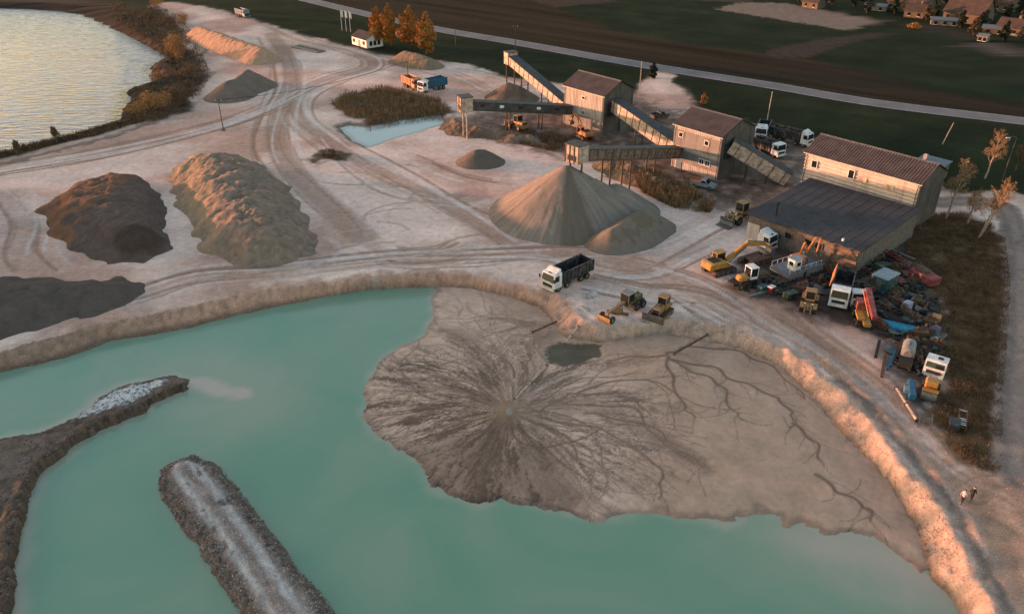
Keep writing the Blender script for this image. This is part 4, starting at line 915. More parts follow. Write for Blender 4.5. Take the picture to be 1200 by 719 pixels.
def grader(label, px, to):
    t = place('motor_grader', label, 'grader', px, to); t.scale = (.86, .86, .86)
    MB().cbox((-2.6, 0, 1.7), (2.6, 1.15, 1.0), .12).build('engine_hood', P_green, t)
    MB().box((-2.6, 0, 1.0), (3.2, .9, .5)).build('rear_frame', M_steel, t)
    glass_box(t, (-.7, 0, 2.35), (1.5, 1.7, 1.8), P_green, roof=P_grey)
    MB().hexa([(-.1, -.22, 1.5), (-.1, .22, 1.5), (4.2, .18, 1.25), (4.2, -.18, 1.25), (-.1, -.22, 1.95), (-.1, .22, 1.95), (4.2, .18, 1.55), (4.2, -.18, 1.55)]).build('main_beam', P_ochre, t)
    MB().box((4.1, 0, .8), (.3, 2.0, .3)).box((4.1, 0, 1.15), (.28, .5, .6)).build('front_axle', P_ochre, t)
    for s_ in (-1, 1):
        wheel(t, 4.1, s_ * 1.05, .62, .4)
        for x in (-1.9, -3.4): wheel(t, x, s_ * 1.05, .68, .45)
        MB().box((-2.65, s_ * .8, .75), (2.3, .2, .3)).build('tandem_case', P_green, t)
        MB().cyl((1.1, s_ * .35, 2.0), (1.3, s_ * .8, .85), .08).build('blade_ram', M_steel, t)
    MB().cyl((1.5, 0, .85), (1.5, 0, 1.0), .75, .75, 16).build('turntable', P_ochre, t)
    MB().box((1.5, 0, .45), (.1, 3.4, .62), R(28)).build('blade', M_steel, t)
    MB().prism([(4.75, .25), (4.9, .7), (4.8, 1.1), (4.92, 1.12), (5.02, .7), (4.88, .2)], -1.25, 1.25).box((4.5, 0, .7), (.6, .8, .2)).build('front_plate', P_ochre, t)
    MB().box((-4.0, 0, 1.0), (.35, 1.6, .4)).build('rear_ripper', M_steel, t); MB().cyl((-2.9, .2, 2.2), (-2.9, .2, 2.8), .07).build('exhaust', M_black, t)
    return t
def pickup(label, px, to, m, bedm, name='pickup_truck'):
    t = place(name, label, 'truck', px, to)
    MB().prism([(-2.4, .5), (2.3, .5), (2.35, .95), (1.1, 1.12), (-2.4, 1.05)], -.88, .88).build('body', m, t)
    c = MB().prism([(-.35, 1.05), (1.05, 1.05), (.55, 1.75), (-.3, 1.78)], -.8, .8).build('cab', m, t)
    MB().prism([(.62, 1.12), (1.08, 1.1), (.6, 1.7), (.5, 1.7)], -.72, .72).build('windscreen', M_glass, c)
    for s_ in (-1, 1):
        MB().prism([(-.25, 1.15), (.8, 1.15), (.48, 1.66), (-.22, 1.68)], s_ * .79, s_ * .815).build('side_window', M_glass, c)
        MB().box((2.32, s_ * .6, .82), (.08, .3, .16)).build('headlight', M_lamp, t)
        for x in (-1.5, 1.5): wheel(t, x, s_ * .8, .38, .24)
        MB().box((-1.4, s_ * .84, 1.22), (2.0, .07, .42)).build('bed_side', bedm, t)
    MB().box((-2.4, 0, 1.22), (.07, 1.7, .42)).build('tailgate', bedm, t)
    return t
# --- the working machines on the floor
lorry('white-cabbed tipper lorry with a dark body parked above the mud fan', (665,331), (635,345), L=8.4, group=None)
grader('olive green motor grader with a grey cab roof and its blade by the bank', (731,366), (701,382))
bulldozer('yellow bulldozer standing right of the green grader', (774,370), (762,381), P_ochre, sc=.88)
excavator('yellow excavator with its long boom stretched towards the garage', (842,318), (905,300), sc=1.05, reach=((.9, 1.7), (4.4, 3.4), (8.0, 2.6), (9.6, 1.5)))
wheel_loader('yellow wheel loader parked at the left corner of the garage', (866,259), (850,265), P_ochre, 1.0)
wheel_loader('ochre wheel loader under the long dark conveyor', (606,151), (596,147), P_ochre, .95)
excavator('orange excavator working at the foot of the far sorting tower', (684,162), (664,152), P_orange, sc=.95, reach=((.9, 1.6), (3.0, 4.2), (5.0, 4.4), (6.0, 2.4)))
lorry('orange tipper lorry beside the blue truck behind the reed pool', (483,103), (492,107), P_orange, P_orange, L=7.2, axles=3, spoiler=False)
lorry('white-cabbed truck with a bright blue body behind the reed pool', (507,106), (494,109), P_white, P_blue, L=8.2, axles=3, spoiler=False, z1=3.0)
lorry('blue lorry far off at the grass edge near the top left', (285,20), (296,23), P_blue, P_blue, L=7.5, axles=3, spoiler=False)
lorry('truck with a white cab facing the camera behind the windowed tower', (893,160), (890,166), P_white, P_navy, L=7.8, axles=3)
lorry('long dark tipper with a white cab nearest the pale hall', (926,167), (942,171), P_white, P_navy, L=9.0)
lorry('dark blue truck with a white cab between tower and hall, nearest the camera', (899,180), (910,184), P_white, P_navy, L=7.2, axles=3, spoiler=False)
pickup('pickup with a rusty orange bed and pale cab at the foot of the windowed tower', (824,220), (838,223), P_lblue, P_orange)
pickup('small dark car behind the steep conveyor between the towers', (773,139), (782,137), P_navy, P_navy, 'parked_car')
# --- garage front and scrap yard
t = place('lorry_cab', 'white lorry cab without a body by the garage wall', 'truck cab', (898,291), (914,297)); cab_over(t, 1.1, P_white, 2.3, .5, 2.6, 2.2); MB().box((-.3, 0, .25), (2.4, .9, .5)).build('chassis', M_steel, t)
t = place('crawler_undercarriage', 'rusty tracked undercarriage below the excavator boom', 'undercarriage', (884,307), (906,300))
for s_ in (-1, 1): crawler(t, 4.6, .55, s_ * 1.0, .42)
MB().box((0, 0, .6), (2.6, 1.7, .45)).build('frame', M_rust, t)
t = place('dredger', 'grey pontoon dredger with a white cabin and bent orange arm beside the garage', 'dredger', (934,318), (962,309))
MB().prism([(-3.4, .0), (2.7, .0), (3.3, .55), (3.3, 1.15), (-3.9, 1.15), (-3.9, .6)], -1.8, 1.8).build('pontoon', P_grey, t)
MB().box((-.3, 0, 1.2), (6.8, 3.4, .08)).build('deck', mat('deck_plate', (.13, .15, .18), .5, metal=.3, var=.3), t)
c = MB().cbox((-1.8, -.75, 2.05), (1.5, 1.5, 1.7), .15).build('cabin', P_white, t); MB().cbox((-1.8, -.75, 2.98), (1.7, 1.7, .14), .05).build('cabin_roof', P_lblue, c)
for dx, dy, a in ((.76, 0, 0), (-.76, 0, 0), (0, -.76, 1), (0, .76, 1)): MB().box((-1.8 + dx, -.75 + dy, 2.3), (.05, .7, .6) if not a else (.7, .05, .6)).build('window', M_glass, c)
MB().cbox((-.1, .25, 1.95), (1.9, 1.7, 1.4), .15).build('machine_house', P_orange, t); MB().box((1.5, .6, 1.5), (.9, 1.2, .6)).build('winch', P_blue, t)
for a, b in (((.2, .3, 2.6), (.9, .3, 4.4)), ((.9, .3, 4.4), (1.6, .3, 3.0)), ((1.6, .3, 2.6), (3.1, .3, 4.6)), ((3.1, .3, 4.6), (4.3, .3, 4.4)), ((4.3, .3, 4.4), (4.0, .3, 2.2))): MB().cyl(a, b, .16, .13, 8).build('arm_section', P_orange, t)
MB().box((4.0, .3, 1.9), (.5, .6, .6)).build('grab', M_steel, t)
for s_ in (-1, 1): MB().tube([(-3.7, s_ * 1.7, 1.9), (2.9, s_ * 1.7, 1.9)], .03).build('rail', M_white, t)
for k in range(7):
    for s_ in (-1, 1): MB().cyl((-3.7 + k * 1.1, s_ * 1.7, 1.2), (-3.7 + k * 1.1, s_ * 1.7, 1.9), .03, None, 5).build('stanchion', M_white, t)
t = place('crane_carrier', 'dark stripped crane carrier with a white cab and yellow engine left of the dredger', 'scrap machine', (877,333), (858,337))
MB().box((0, 0, .75), (6.4, 1.4, .4)).build('chassis', M_black, t); MB().cbox((1.4, .1, 1.4), (1.6, 1.4, 1.0), .3).build('engine', P_yellow, t); glass_box(t, (-.3, -.1, 1.9), (1.3, 1.5, 1.7), P_white)
MB().prism([(-3.2, 1.0), (-.9, 1.0), (-.9, 1.5), (-2.8, 1.7)], -.7, .7).build('winch_deck', M_rust, t)
for x in (-2.4, -1.1, 2.1):
    for s_ in (-1, 1): wheel(t, x, s_ * .95, .5, .4)
wheel_loader('worn ochre loader facing the camera in front of the scrap yard', (947,361), (944,374), P_ochre, .8, bucket=False)
t = lorry('white-cabbed truck with a raised orange side board facing the camera by the red crane', (984,349), (979,367), P_white, P_navy, L=7.4, axles=3, spoiler=False)
MB().box((-.9, -1.45, 3.0), (4.8, .1, 1.6), 0, 0, R(-12)).build('side_board', P_orange, t)
t = place('truck_crane', 'faded red truck crane with its boom folded over a yellow chassis', 'crane', (1008,372), (1016,398))
MB().box((0, .2, .9), (7.4, .9, .4)).build('chassis', P_yellow, t); cab_over(t, -2.2, P_white, 2.2, .7, 2.5, 1.5, False)
for x in (2.6, -.2, -1.6):
    for s_ in (-1, 1): wheel(t, x, s_ * .95 + .1, .48, .36)
bo = MB().hexa([(-2.6, .35, 2.6), (-2.6, 1.15, 2.6), (3.9, 1.05, 1.9), (3.9, .45, 1.9), (-2.6, .35, 3.3), (-2.6, 1.15, 3.3), (3.9, 1.05, 2.45), (3.9, .45, 2.45)]).build('boom', P_red, t)
MB().tube([(-2.4, .1, 3.0), (3.5, .1, 2.2)], .08).build('hoist_ram', P_orange, bo); MB().box((-.4, -.2, 1.9), (1.6, 1.2, 1.1)).build('turret', P_red, t); MB().box((1.6, -.5, 1.25), (2.4, .9, .3)).build('outrigger_deck', P_yellow, t)
def box_thing(name, label, cat, px, to, dims, m, roofm=None, details=True):
    t = place(name, label, cat, px, to); a, b, h = dims
    o = MB().cbox((0, 0, h / 2), dims, .06).build('shell', m, t)
    if roofm: MB().cbox((0, 0, h + .06), (a + .15, b + .15, .12), .05).build('roof', roofm, t)
    if details:
        MB().box((a / 2 + .02, 0, h * .45), (.05, b * .35, h * .8)).build('door', M_steel, t)
        for k in range(5): MB().box((-a / 2 + a * (k + .5) / 5, -b / 2 - .03, h / 2), (.08, .06, h * .9)).build('rib', m, t)
    return t
box_thing('site_cabin', 'dark teal site cabin with a pale blue roof in the scrap yard', 'cabin', (1034,338), (1022,345), (3.4, 2.4, 2.3), P_teal, P_lblue)
box_thing('steel_bin', 'small dark green steel bin behind the teal cabin', 'bin', (1031,318), (1040,316), (2.0, 1.4, 1.3), P_dgreen, None)
t = place('crane_boom', 'long red lattice crane boom lying behind the teal cabin', 'crane part', (1043,304), (1064,316))
for y in (-.35, .35):
    for z in (.25, .95): MB().box((0, y, z), (7.4, .14, .14)).build('chord', P_red, t)
for k in range(10):
    for y in (-.35, .35): MB().cyl((-3.6 + k * .72, y, .25), (-3.6 + (k + 1) * .72, y, .95), .05, None, 5).build('brace', P_red, t)
MB().box((-3.5, 0, .7), (.8, .8, .9)).build('boom_head', P_red, t)
t = place('crane_turret', 'faded red slewing crane body at the edge of the brown grass', 'crane part', (1082,330), (1096,338))
MB().cbox((0, 0, .9), (4.2, 2.0, 1.2), .12).build('body', P_red, t); MB().box((-.6, 0, 1.7), (1.8, 1.4, .4)).build('engine_cover', M_rust, t); MB().cyl((0, 0, 0), (0, 0, .32), .9, .9, 16).build('slew_ring', M_steel, t)
for k in range(6): MB().cyl((-1.4 + k * .5, .3, 1.9), (-1.4 + k * .5, -.5, 2.15), .05, None, 5).build('pipe', M_steel, t)
def beam(label, px, to, ln, m, sec=.32, z=.16, group=None, name='steel_beam'):
    t = place(name, label, 'beam', px, to, group=group)
    MB().box((0, 0, z + sec / 2 - .03), (ln, sec, .06)).box((0, 0, z - sec / 2 + .03), (ln, sec, .06)).build('flange', m, t); MB().box((0, 0, z), (ln, .06, sec - .12)).build('web', m, t); return t
beam('long grey steel beam lying beyond the red boom', (1056,299), (1068,304), 4.6, P_grey)
t = place('work_boat', 'bright blue upturned boat hull in the scrap yard', 'boat', (1053,385), (1071,389))
m_ = MB(); n = 8; ring = []
for i in range(n + 1):
    x = -2.4 + 4.8 * i / n; w_ = .75 * (1 - max(0, (i - 5) / 3.4) ** 2) * (1 if i else .92); h_ = .8 * (1 - .25 * (i / n) ** 2); ring.append([(x, -w_, .12), (x, -w_ * .9, h_ * .7), (x, -w_ * .3, h_), (x, w_ * .3, h_), (x, w_ * .9, h_ * .7), (x, w_, .12)])
for i in range(n): m_.add(ring[i] + ring[i + 1], [(k, k + 1, k + 7, k + 6) for k in range(5)])
m_.add(ring[0], [(0, 1, 2, 3, 4, 5)]).add(ring[n], [(5, 4, 3, 2, 1, 0)]); hull = m_.build('hull', P_sky, t)
MB().box((-.1, 0, .8), (4.0, .1, .1)).build('keel', P_sky, t)
for y in (-1, 1): MB().box((-.5, y * .78, .16), (3.6, .08, .12)).build('gunwale', P_blue, t)
t = place('tank', 'grey horizontal steel tank lying on a dark cradle', 'tank', (1062,419), (1066,400))
MB().cyl((-1.3, 0, 1.3), (1.3, 0, 1.3), .78, .78, 20).cyl((1.3, 0, 1.3), (1.5, 0, 1.3), .78, .45, 20).cyl((-1.3, 0, 1.3), (-1.5, 0, 1.3), .78, .45, 20).build('shell', P_grey, t, False)
for x in (-.8, .8): MB().box((x, 0, .35), (.25, 1.5, .7)).build('cradle', M_black, t)
MB().box((-2.2, 0, .5), (1.6, 1.5, 1.0)).build('pump_box', M_black, t); MB().cyl((0, 0, 2.0), (0, 0, 2.25), .22).build('hatch', M_steel, t)
for k, (a, b) in enumerate((((1046,420), (1050,405)), ((1042,426), (1047,409)))): beam(('outer', 'inner')[k] + ' of two long blue beams beside the grey tank', a, b, 4.4 - k, P_blue, .26, .14)
t = place('conveyor_frame', 'narrow blue machine frame beside the orange roller', 'scrap machine', (1067,461), (1066,445)); MB().cbox((0, 0, .6), (3.4, .8, .8), .1).build('trough', P_blue, t)
for x in (-1.2, 1.2): MB().box((x, 0, .2), (.15, 1.0, .5)).build('foot', P_blue, t)
MB().box((-.4, .6, .7), (.9, .5, .5)).build('motor', P_lblue, t)
t = place('lorry_cab', 'white dismounted lorry cab in the brown grass right of the tank', 'truck cab', (1094,437), (1088,450)); cab_over(t, .9, P_white, 2.3, .15, 2.0, 1.9, False)
MB().box((-.3, .3, 2.03), (.55, .6, .05)).build('roof_opening', M_black, t)
t = place('road_roller', 'orange yellow road roller behind the white dismounted cab', 'roller', (1088,463), (1085,476))
MB().cyl((1.0, -.8, .6), (1.0, .8, .6), .6, None, 20).build('drum', M_steel, t); MB().cbox((-.9, 0, 1.15), (1.8, 1.4, .8), .2).build('engine_hood', P_orange, t); MB().box((.2, 0, .95), (1.2, .5, .35)).build('yoke', P_yellow, t); MB().cbox((.0, 0, 1.7), (.9, 1.3, .7), .1).build('seat_box', P_yellow, t); MB().box((1.0, 0, 1.32), (.5, 1.7, .14)).build('drum_guard', P_yellow, t)
for s_ in (-1, 1): wheel(t, -1.0, s_ * .75, .6, .4)
t = place('ladder_frame', 'narrow pale ladder-like frame lying in the brown grass', 'scrap frame', (1127,494), (1129,474))
for y in (-.4, .4): MB().box((0, y, .5), (3.8, .09, .12)).build('rail', M_rust, t)
for k in range(9): MB().box((-1.7 + k * .42, 0, .5 if k % 2 else .45), (.08, .72, .08)).build('rung', M_white if k in (1, 2, 3, 4, 8) else M_rust, t)
for x in (-1.7, 1.7):
    for y in (-.4, .4): MB().box((x, y, .2), (.09, .09, .44)).build('leg', M_rust, t)
box_thing('steel_crate', 'small dark blue crate left of the ladder frame', 'crate', (1117,500), (1118,490), (1.6, 1.0, .8), P_navy)
t = place('wire_cage', 'empty grey pallet cage at the scrap yard tip', 'cage', (1083,497), (1084,485))
for x in (-.9, -.3, .3, .9):
    for y in (-.6, .6): MB().box((x, y, .5), (.05, .05, 1.0)).build('post', M_steel, t)
for z in (.1, .55, 1.0): MB().box((0, -.6, z), (1.85, .04, .05)).box((0, .6, z), (1.85, .04, .05)).build('rail', M_steel, t)
def pipe(label, a, b, za, zb, r, m, name='pipe', group=None):
    xa, ya = g(*a, za) if za < -1 else g(*a); xb, yb = g(*b, zb) if zb < -1 else g(*b)
    t = empty(name, (xa, ya, za), 0, label, 'pipe', group); B = Vector((xb - xa, yb - ya, zb - za))
    MB().cyl((0, 0, 0), B, r, None, 12).build('tube', m, t)
    for f in (0, .5, 1): MB().cyl(B * f - B.normalized() * .06, B * f + B.normalized() * .06, r * 1.5, None, 12).build('flange', M_rust, t)
    return t
M_pipe = mat('brown_steel_pipe', (.11, .065, .045), .6, metal=.4, var=.35, scale=2)
pipe('brown pipe lying along the haul road at the scrap yard edge', (1050,456), (1074,494), .2, .2, .16, M_plank)
pipe('leftmost slurry pipe sticking out of the bank below the tipper lorry', (652,375), (624,389), -.2, WL + .75, .14, M_pipe)
pipe('short slurry pipe lying down the bank above the dark mud pool', (678,384), (662,402), .25, WL + .5, .13, M_plank)
pipe('long slurry pipe leading over the mud towards the crater', (640,428), (603,468), WL + .9, WL + .75, .13, M_plank)
pipe('pale short pipe prop under the long slurry pipe', (613,458), (617,474), WL + .8, WL + .25, .09, M_plank)
pipe('slurry pipe over the right-hand mud fan', (829,393), (790,414), .15, WL + .95, .14, M_pipe)
# loose scrap, strewn between the machines
def scatter(n, poly, fn, seed, avoid=1.6):
    rr_ = random.Random(seed); P = G(poly); bx = bounds(P, 0); got = []
    while len(got) < n:
        x, y = rr_.uniform(bx[0], bx[1]), rr_.uniform(bx[2], bx[3])
        if poly_sd(np.array([x]), np.array([y]), P, 40)[0] < .3: continue
        if any(math.hypot(x - a, y - b) < avoid for a, b in got): continue
        got.append((x, y)); fn(x, y, rr_)
YARD = [(862,336),(905,322),(960,312),(1010,305),(1050,300),(1098,345),(1104,395),(1100,425),(1075,440),(1052,435),(1040,405),(1025,375),(1000,345),(965,345),(930,348),(900,345)]
BITS = []
tyre_me = MB().lathe_y([(.32, -.16), (.36, -.18), (.52, -.18), (.58, -.12), (.58, .12), (.52, .18), (.36, .18), (.32, .16), (.32, -.16)], n=16).mesh('tyre'); tyre_me.materials.append(M_tyre)
drum_mb = MB().cyl((0, 0, 0), (0, 0, .9), .3, None, 14).cyl((0, 0, .28), (0, 0, .32), .32, None, 14).cyl((0, 0, .58), (0, 0, .62), .32, None, 14)
drum_me = [drum_mb.mesh('oil_drum') for k in range(3)]
for me, m in zip(drum_me, (M_rust, P_navy, P_dgreen)): me.materials.append(m)
def plate_mesh():
    m_ = MB(); m_.add([(-.9, -.6, 0), (.8, -.7, .1), (1.0, .5, .35), (.1, .75, .15), (-.8, .6, .25), (-.9, -.6, .05), (.8, -.7, .15), (1.0, .5, .4), (.1, .75, .2), (-.8, .6, .3)], [(4, 3, 2, 1, 0), (5, 6, 7, 8, 9), (0, 1, 6, 5), (1, 2, 7, 6), (2, 3, 8, 7), (3, 4, 9, 8), (4, 0, 5, 9)]); return m_.mesh('scrap_plate')
plates = []
for m in (M_rust, M_steel, P_teal, M_black, P_red): me = plate_mesh(); me.materials.append(m); plates.append(me)
eng = MB().box((0, 0, .35), (1.1, .7, .6)).cyl((-.5, 0, .5), (-.8, 0, .5), .3, None, 12).cyl((.2, -.2, .6), (.2, -.2, 1.0), .12).cyl((-.1, -.2, .6), (-.1, -.2, .95), .12).box((.7, 0, .3), (.5, .4, .4)).mesh('engine_block'); eng.materials.append(M_rust)
axl = MB().cyl((0, -1.0, .4), (0, 1.0, .4), .1).lathe_y([(.001, -1.2), (.4, -1.2), (.4, -.95), (.001, -.95)]).lathe_y([(.001, 1.2), (.4, 1.2), (.4, .95), (.001, .95)]).cyl((-.2, 0, .4), (.3, 0, .4), .28).mesh('axle'); axl.materials.append(M_black)
MARKS = (((878,330), 'the stripped crane carrier'), ((934,316), 'the dredger'), ((947,361), 'the ochre loader'), ((984,352), 'the truck with the orange board'), ((1010,375), 'the red truck crane'), ((1034,338), 'the teal cabin'), ((1045,305), 'the red lattice boom'), ((1082,332), 'the red crane body'), ((1053,385), 'the blue boat'), ((1062,415), 'the grey tank'), ((1094,437), 'the white dismounted cab'), ((1096,380), 'the orange crate'), ((975,318), 'the garage gate'), ((1015,312), 'the garage corner'))
def near_mark(x, y): return min(MARKS, key=lambda q: math.hypot(g(*q[0])[0] - x, g(*q[0])[1] - y))[1]
PNAME = ('rusty', 'grey', 'teal', 'black', 'dark red'); DNAME = ('rusty', 'dark blue', 'dark green')
def bit(x, y, r):
    nm = near_mark(x, y)
    k = r.random(); z = hz(x, y)
    if k < .30: o = link_mesh('tyre', tyre_me); tag(o, 'loose black tyre on the ground nearest ' + nm, 'tyre', 'loose tyres in the scrap yard'); o.rotation_euler = (R(90) + r.uniform(-.1, .1), 0, 0); z += .18
    elif k < .45: q = r.randrange(3); o = link_mesh('oil_drum', drum_me[q]); tag(o, DNAME[q] + ' upright oil drum nearest ' + nm, 'drum', 'oil drums in the scrap yard')
    elif k < .72: q = r.randrange(5); o = link_mesh('scrap_plate', plates[q]); tag(o, PNAME[q] + ' bent steel plate nearest ' + nm, 'scrap metal', 'bent plates in the scrap yard'); o.rotation_euler = (0, 0, r.uniform(0, 6)); s_ = r.uniform(.7, 1.5); o.scale = (s_, s_, 1.4)
    elif k < .86: o = link_mesh('engine_block', eng); tag(o, 'rusty engine block dumped nearest ' + nm, 'engine', 'engine blocks in the scrap yard'); o.rotation_euler = (0, 0, r.uniform(0, 6)); o.scale = (1.3,) * 3
    else: o = link_mesh('axle', axl); tag(o, 'dark lorry axle dumped nearest ' + nm, 'axle', 'axles in the scrap yard'); o.rotation_euler = (0, 0, r.uniform(0, 6))
    o.location = (x, y, z - .02)
scatter(190, YARD, bit, 3, .8)
for k, (px, to, ln, m, w_) in enumerate((((905,336), (925,330), 5.2, M_rust, 'rusty beam lying left of the dredger hull'), ((925,340), (950,332), 6.0, M_black, 'black girder lying in front of the dredger'), ((1035,430), (1040,400), 5.0, M_rust, 'rusty girder on the yard edge by the haul road'), ((1028,410), (1034,385), 4.2, M_black, 'dark girder beside the red truck crane'), ((1085,360), (1092,350), 3.4, M_rust, 'short rusty beam at the brown grass edge'), ((890,345), (912,338), 4.0, P_grey, 'grey beam lying before the stripped crane carrier'))): beam(w_, px, to, ln, m, .34, .2)
box_thing('steel_crate', 'orange painted crate at the right edge of the scrap yard', 'crate', (1096,376), (1092,384), (1.4, 1.1, .8), P_orange)
box_thing('steel_crate', 'violet blue crate near the orange crate', 'crate', (1095,390), (1090,392), (1.2, .9, .9), paintm('violet_blue', (.09, .08, .2)))
box_thing('steel_crate', 'pale violet cabinet standing behind the blue boat', 'cabinet', (1062,363), (1055,366), (1.1, .9, 1.3), paintm('pale_violet', (.3, .28, .42)))
box_thing('steel_crate', 'teal machine casing in front of the dredger', 'crate', (893,341), (905,337), (1.5, 1.1, .9), P_teal)
box_thing('steel_crate', 'red and white switch box in front of the dredger', 'cabinet', (903,343), (907,341), (.9, .7, 1.0), P_red, P_white)
box_thing('steel_crate', 'dark green generator case beside the ochre loader', 'crate', (926,349), (936,346), (2.0, 1.2, 1.0), P_dgreen)
box_thing('steel_crate', 'pale blue sheet-metal box right of the dredger', 'crate', (964,314), (974,308), (1.9, .8, .5), P_lblue)
# ================================================================== HUT, POLES, FLAGS
hut = empty('office_hut', (*g(430, 57), -.05), ROT, 'small white walled office hut with a dark roof below the three flags', 'building')
hL, hW, hh = 9.0, 6.0, 2.7
for y in (0, hW): MB().box((-hL / 2, y, hh / 2), (hL, .2, hh)).build('wall', M_white, hut)
for x in (-hL, 0): MB().prismx([(0, 0), (hW, 0), (hW, hh), (hW / 2, hh + 1.5), (0, hh)], x - .1, x + .1).build('gable_wall', M_white, hut)
for s_ in (-1, 1):
    dn = Vector((0, s_ * hW / 2, -1.5)).normalized(); nr = Vector((0, s_ * 1.5, hW / 2)).normalized(); m_ = MB()
    corr(m_, (-hL - .4, hW / 2, hh + 1.62), Vector((1, 0, 0)), dn, hL + .8, 3.9, nr, .6, .05); m_.build('roof', M_roofbrown, hut)
for x in (-7.6, -1.6): window(hut, (x, -.1, 1.5), Vector((1, 0, 0)), Vector((0, -1, 0)), 1.1, 1.0, M_plank)
MB().box((-4.4, -.12, 1.05), (1.2, .08, 2.1)).build('door', mat('orange_brown_door', (.3, .12, .06), .6), hut)
for y in (1.5, 3.0, 4.5): window(hut, (.1, y, 1.4), Vector((0, 1, 0)), Vector((1, 0, 0)), .8, 1.2, M_steel, 0)
M_flag = mat('white_flag_cloth', (.6, .6, .58), .8, var=.1)
for k, (px, w_) in enumerate((((401,36), 'left'), ((406,37), 'middle'), ((411,38), 'right'))):
    x, y = g(*px); t = empty('flag_pole', (x, y, hz(x, y) - .1), 0, w_ + ' one of the three white flags behind the office hut', 'flag', 'white flags behind the hut')
    MB().cyl((0, 0, 0), (0, 0, 7.2), .07, .04, 8).build('pole', M_white, t); m_ = MB(); n = 6; vs = []
    for i in range(n + 1):
        for z in (7.0, 4.9): vs.append((i * .13, .10 * math.sin(i * 1.1 + k), z - .08 * i))
    m_.add(vs, [(2 * i, 2 * i + 1, 2 * i + 3, 2 * i + 2) for i in range(n)]); m_.build('flag', M_flag, t); MB().cyl((0, 0, 7.2), (0, 0, 7.3), .08, .02, 8).build('finial', M_steel, t)
M_wood = mat('tarred_pole', (.085, .06, .045), .85, var=.3, scale=2); M_concp = mat('concrete_pole', (.34, .28, .23), .85, var=.2, scale=2)
POLE_TOP = {}
def pole(key, label, px, h, m=None, arm=True, lean=(0, 0), r=.13, foot=False):
    x, y = g(*px); t = empty('utility_pole', (x, y, hz(x, y) - .3), 0, label, 'pole'); tp = Vector((lean[0], lean[1], h + .3))
    MB().cyl((0, 0, 0), tp, r, r * .65, 10).build('shaft', m or M_wood, t); POLE_TOP[key] = Vector((x, y, hz(x, y) - .3)) + tp
    if arm:
        a = MB().box(tp + Vector((0, 0, -.35)), (1.5, .1, .12)).build('crossarm', M_wood, t)
        for dx in (-.65, 0, .65): MB().cyl(tp + Vector((dx, 0, -.28)), tp + Vector((dx, 0, -.02)), .06, .04, 8).build('insulator', M_white, a)
    if foot: MB().cyl((0, 0, 0), (0, 0, .75), .75, .2, 12).build('earth_collar', M_brick, t)
    return t
pole('a', 'lone utility pole on the pale floor near the lake', (262,153), 7.0, foot=True)
pole('b', 'utility pole beside the orange tipper lorry', (479,103), 7.0)
pole('c', 'tall pale pole at the quarry entrance off the highway', (749,112), 8.6, M_concp, False)
pole('d', 'pale pole in the dark grass behind the white-cabbed trucks', (898,146), 7.6, M_concp, False, (.2, 0))
pole('e', 'leaning pole in the dark grass behind the hall', (1104,169), 4.6, M_concp, False, (1.4, .3), .09)
pole('f', 'twin pole top behind the raised conveyor head by the highway', (604,64), 8.6, M_wood, True)
pole('g', 'thin pole in the verge right of the autumn trees', (534,56), 6.0, M_wood, False)
t = empty('street_lamp', (*g(1174, 212), -.1), 0, 'tall dark street lamp behind the bare birches', 'street lamp')
MB().cyl((0, 0, 0), (.6, .6, 8.4), .1, .06, 8).build('post', M_wood, t); MB().tube([(.6, .6, 8.3), (-.3, .4, 8.7), (-1.1, .2, 8.5)], .05).build('arm', M_steel, t); MB().box((-1.3, .15, 8.45), (.7, .25, .14)).build('lamp_head', M_white, t)
def wire(label, a, b, sag, n=14, r=.05):
    A, B = POLE_TOP[a], POLE_TOP[b]; t = MB(); P = []
    for i in range(n + 1):
        f = i / n; p = A.lerp(B, f); P.append(p - A - Vector((0, 0, .05 + sag * 4 * f * (1 - f))))
    o = t.tube(P, r, 5).build('overhead_wire', M_black); o.location = A; tag(o, label, 'wire'); return o
wire('thin black overhead wire sagging between the lake pole and the lorry pole', 'a', 'b', 1.6)
wire('overhead wire from the lorry pole to the pole by the raised conveyor', 'b', 'f', 1.6)
t = empty('weighbridge', (*g(361, 58), 0), heading((340,53), (383,63)), 'long low weighbridge with pale rails on the quarry floor left of the hut', 'weighbridge')
MB().box((0, 0, .12), (14, 3.0, .28)).build('deck', M_brick, t)
for s_ in (-1, 1): MB().box((0, s_ * 1.55, .35), (14, .22, .35)).build('rail', M_concp, t)
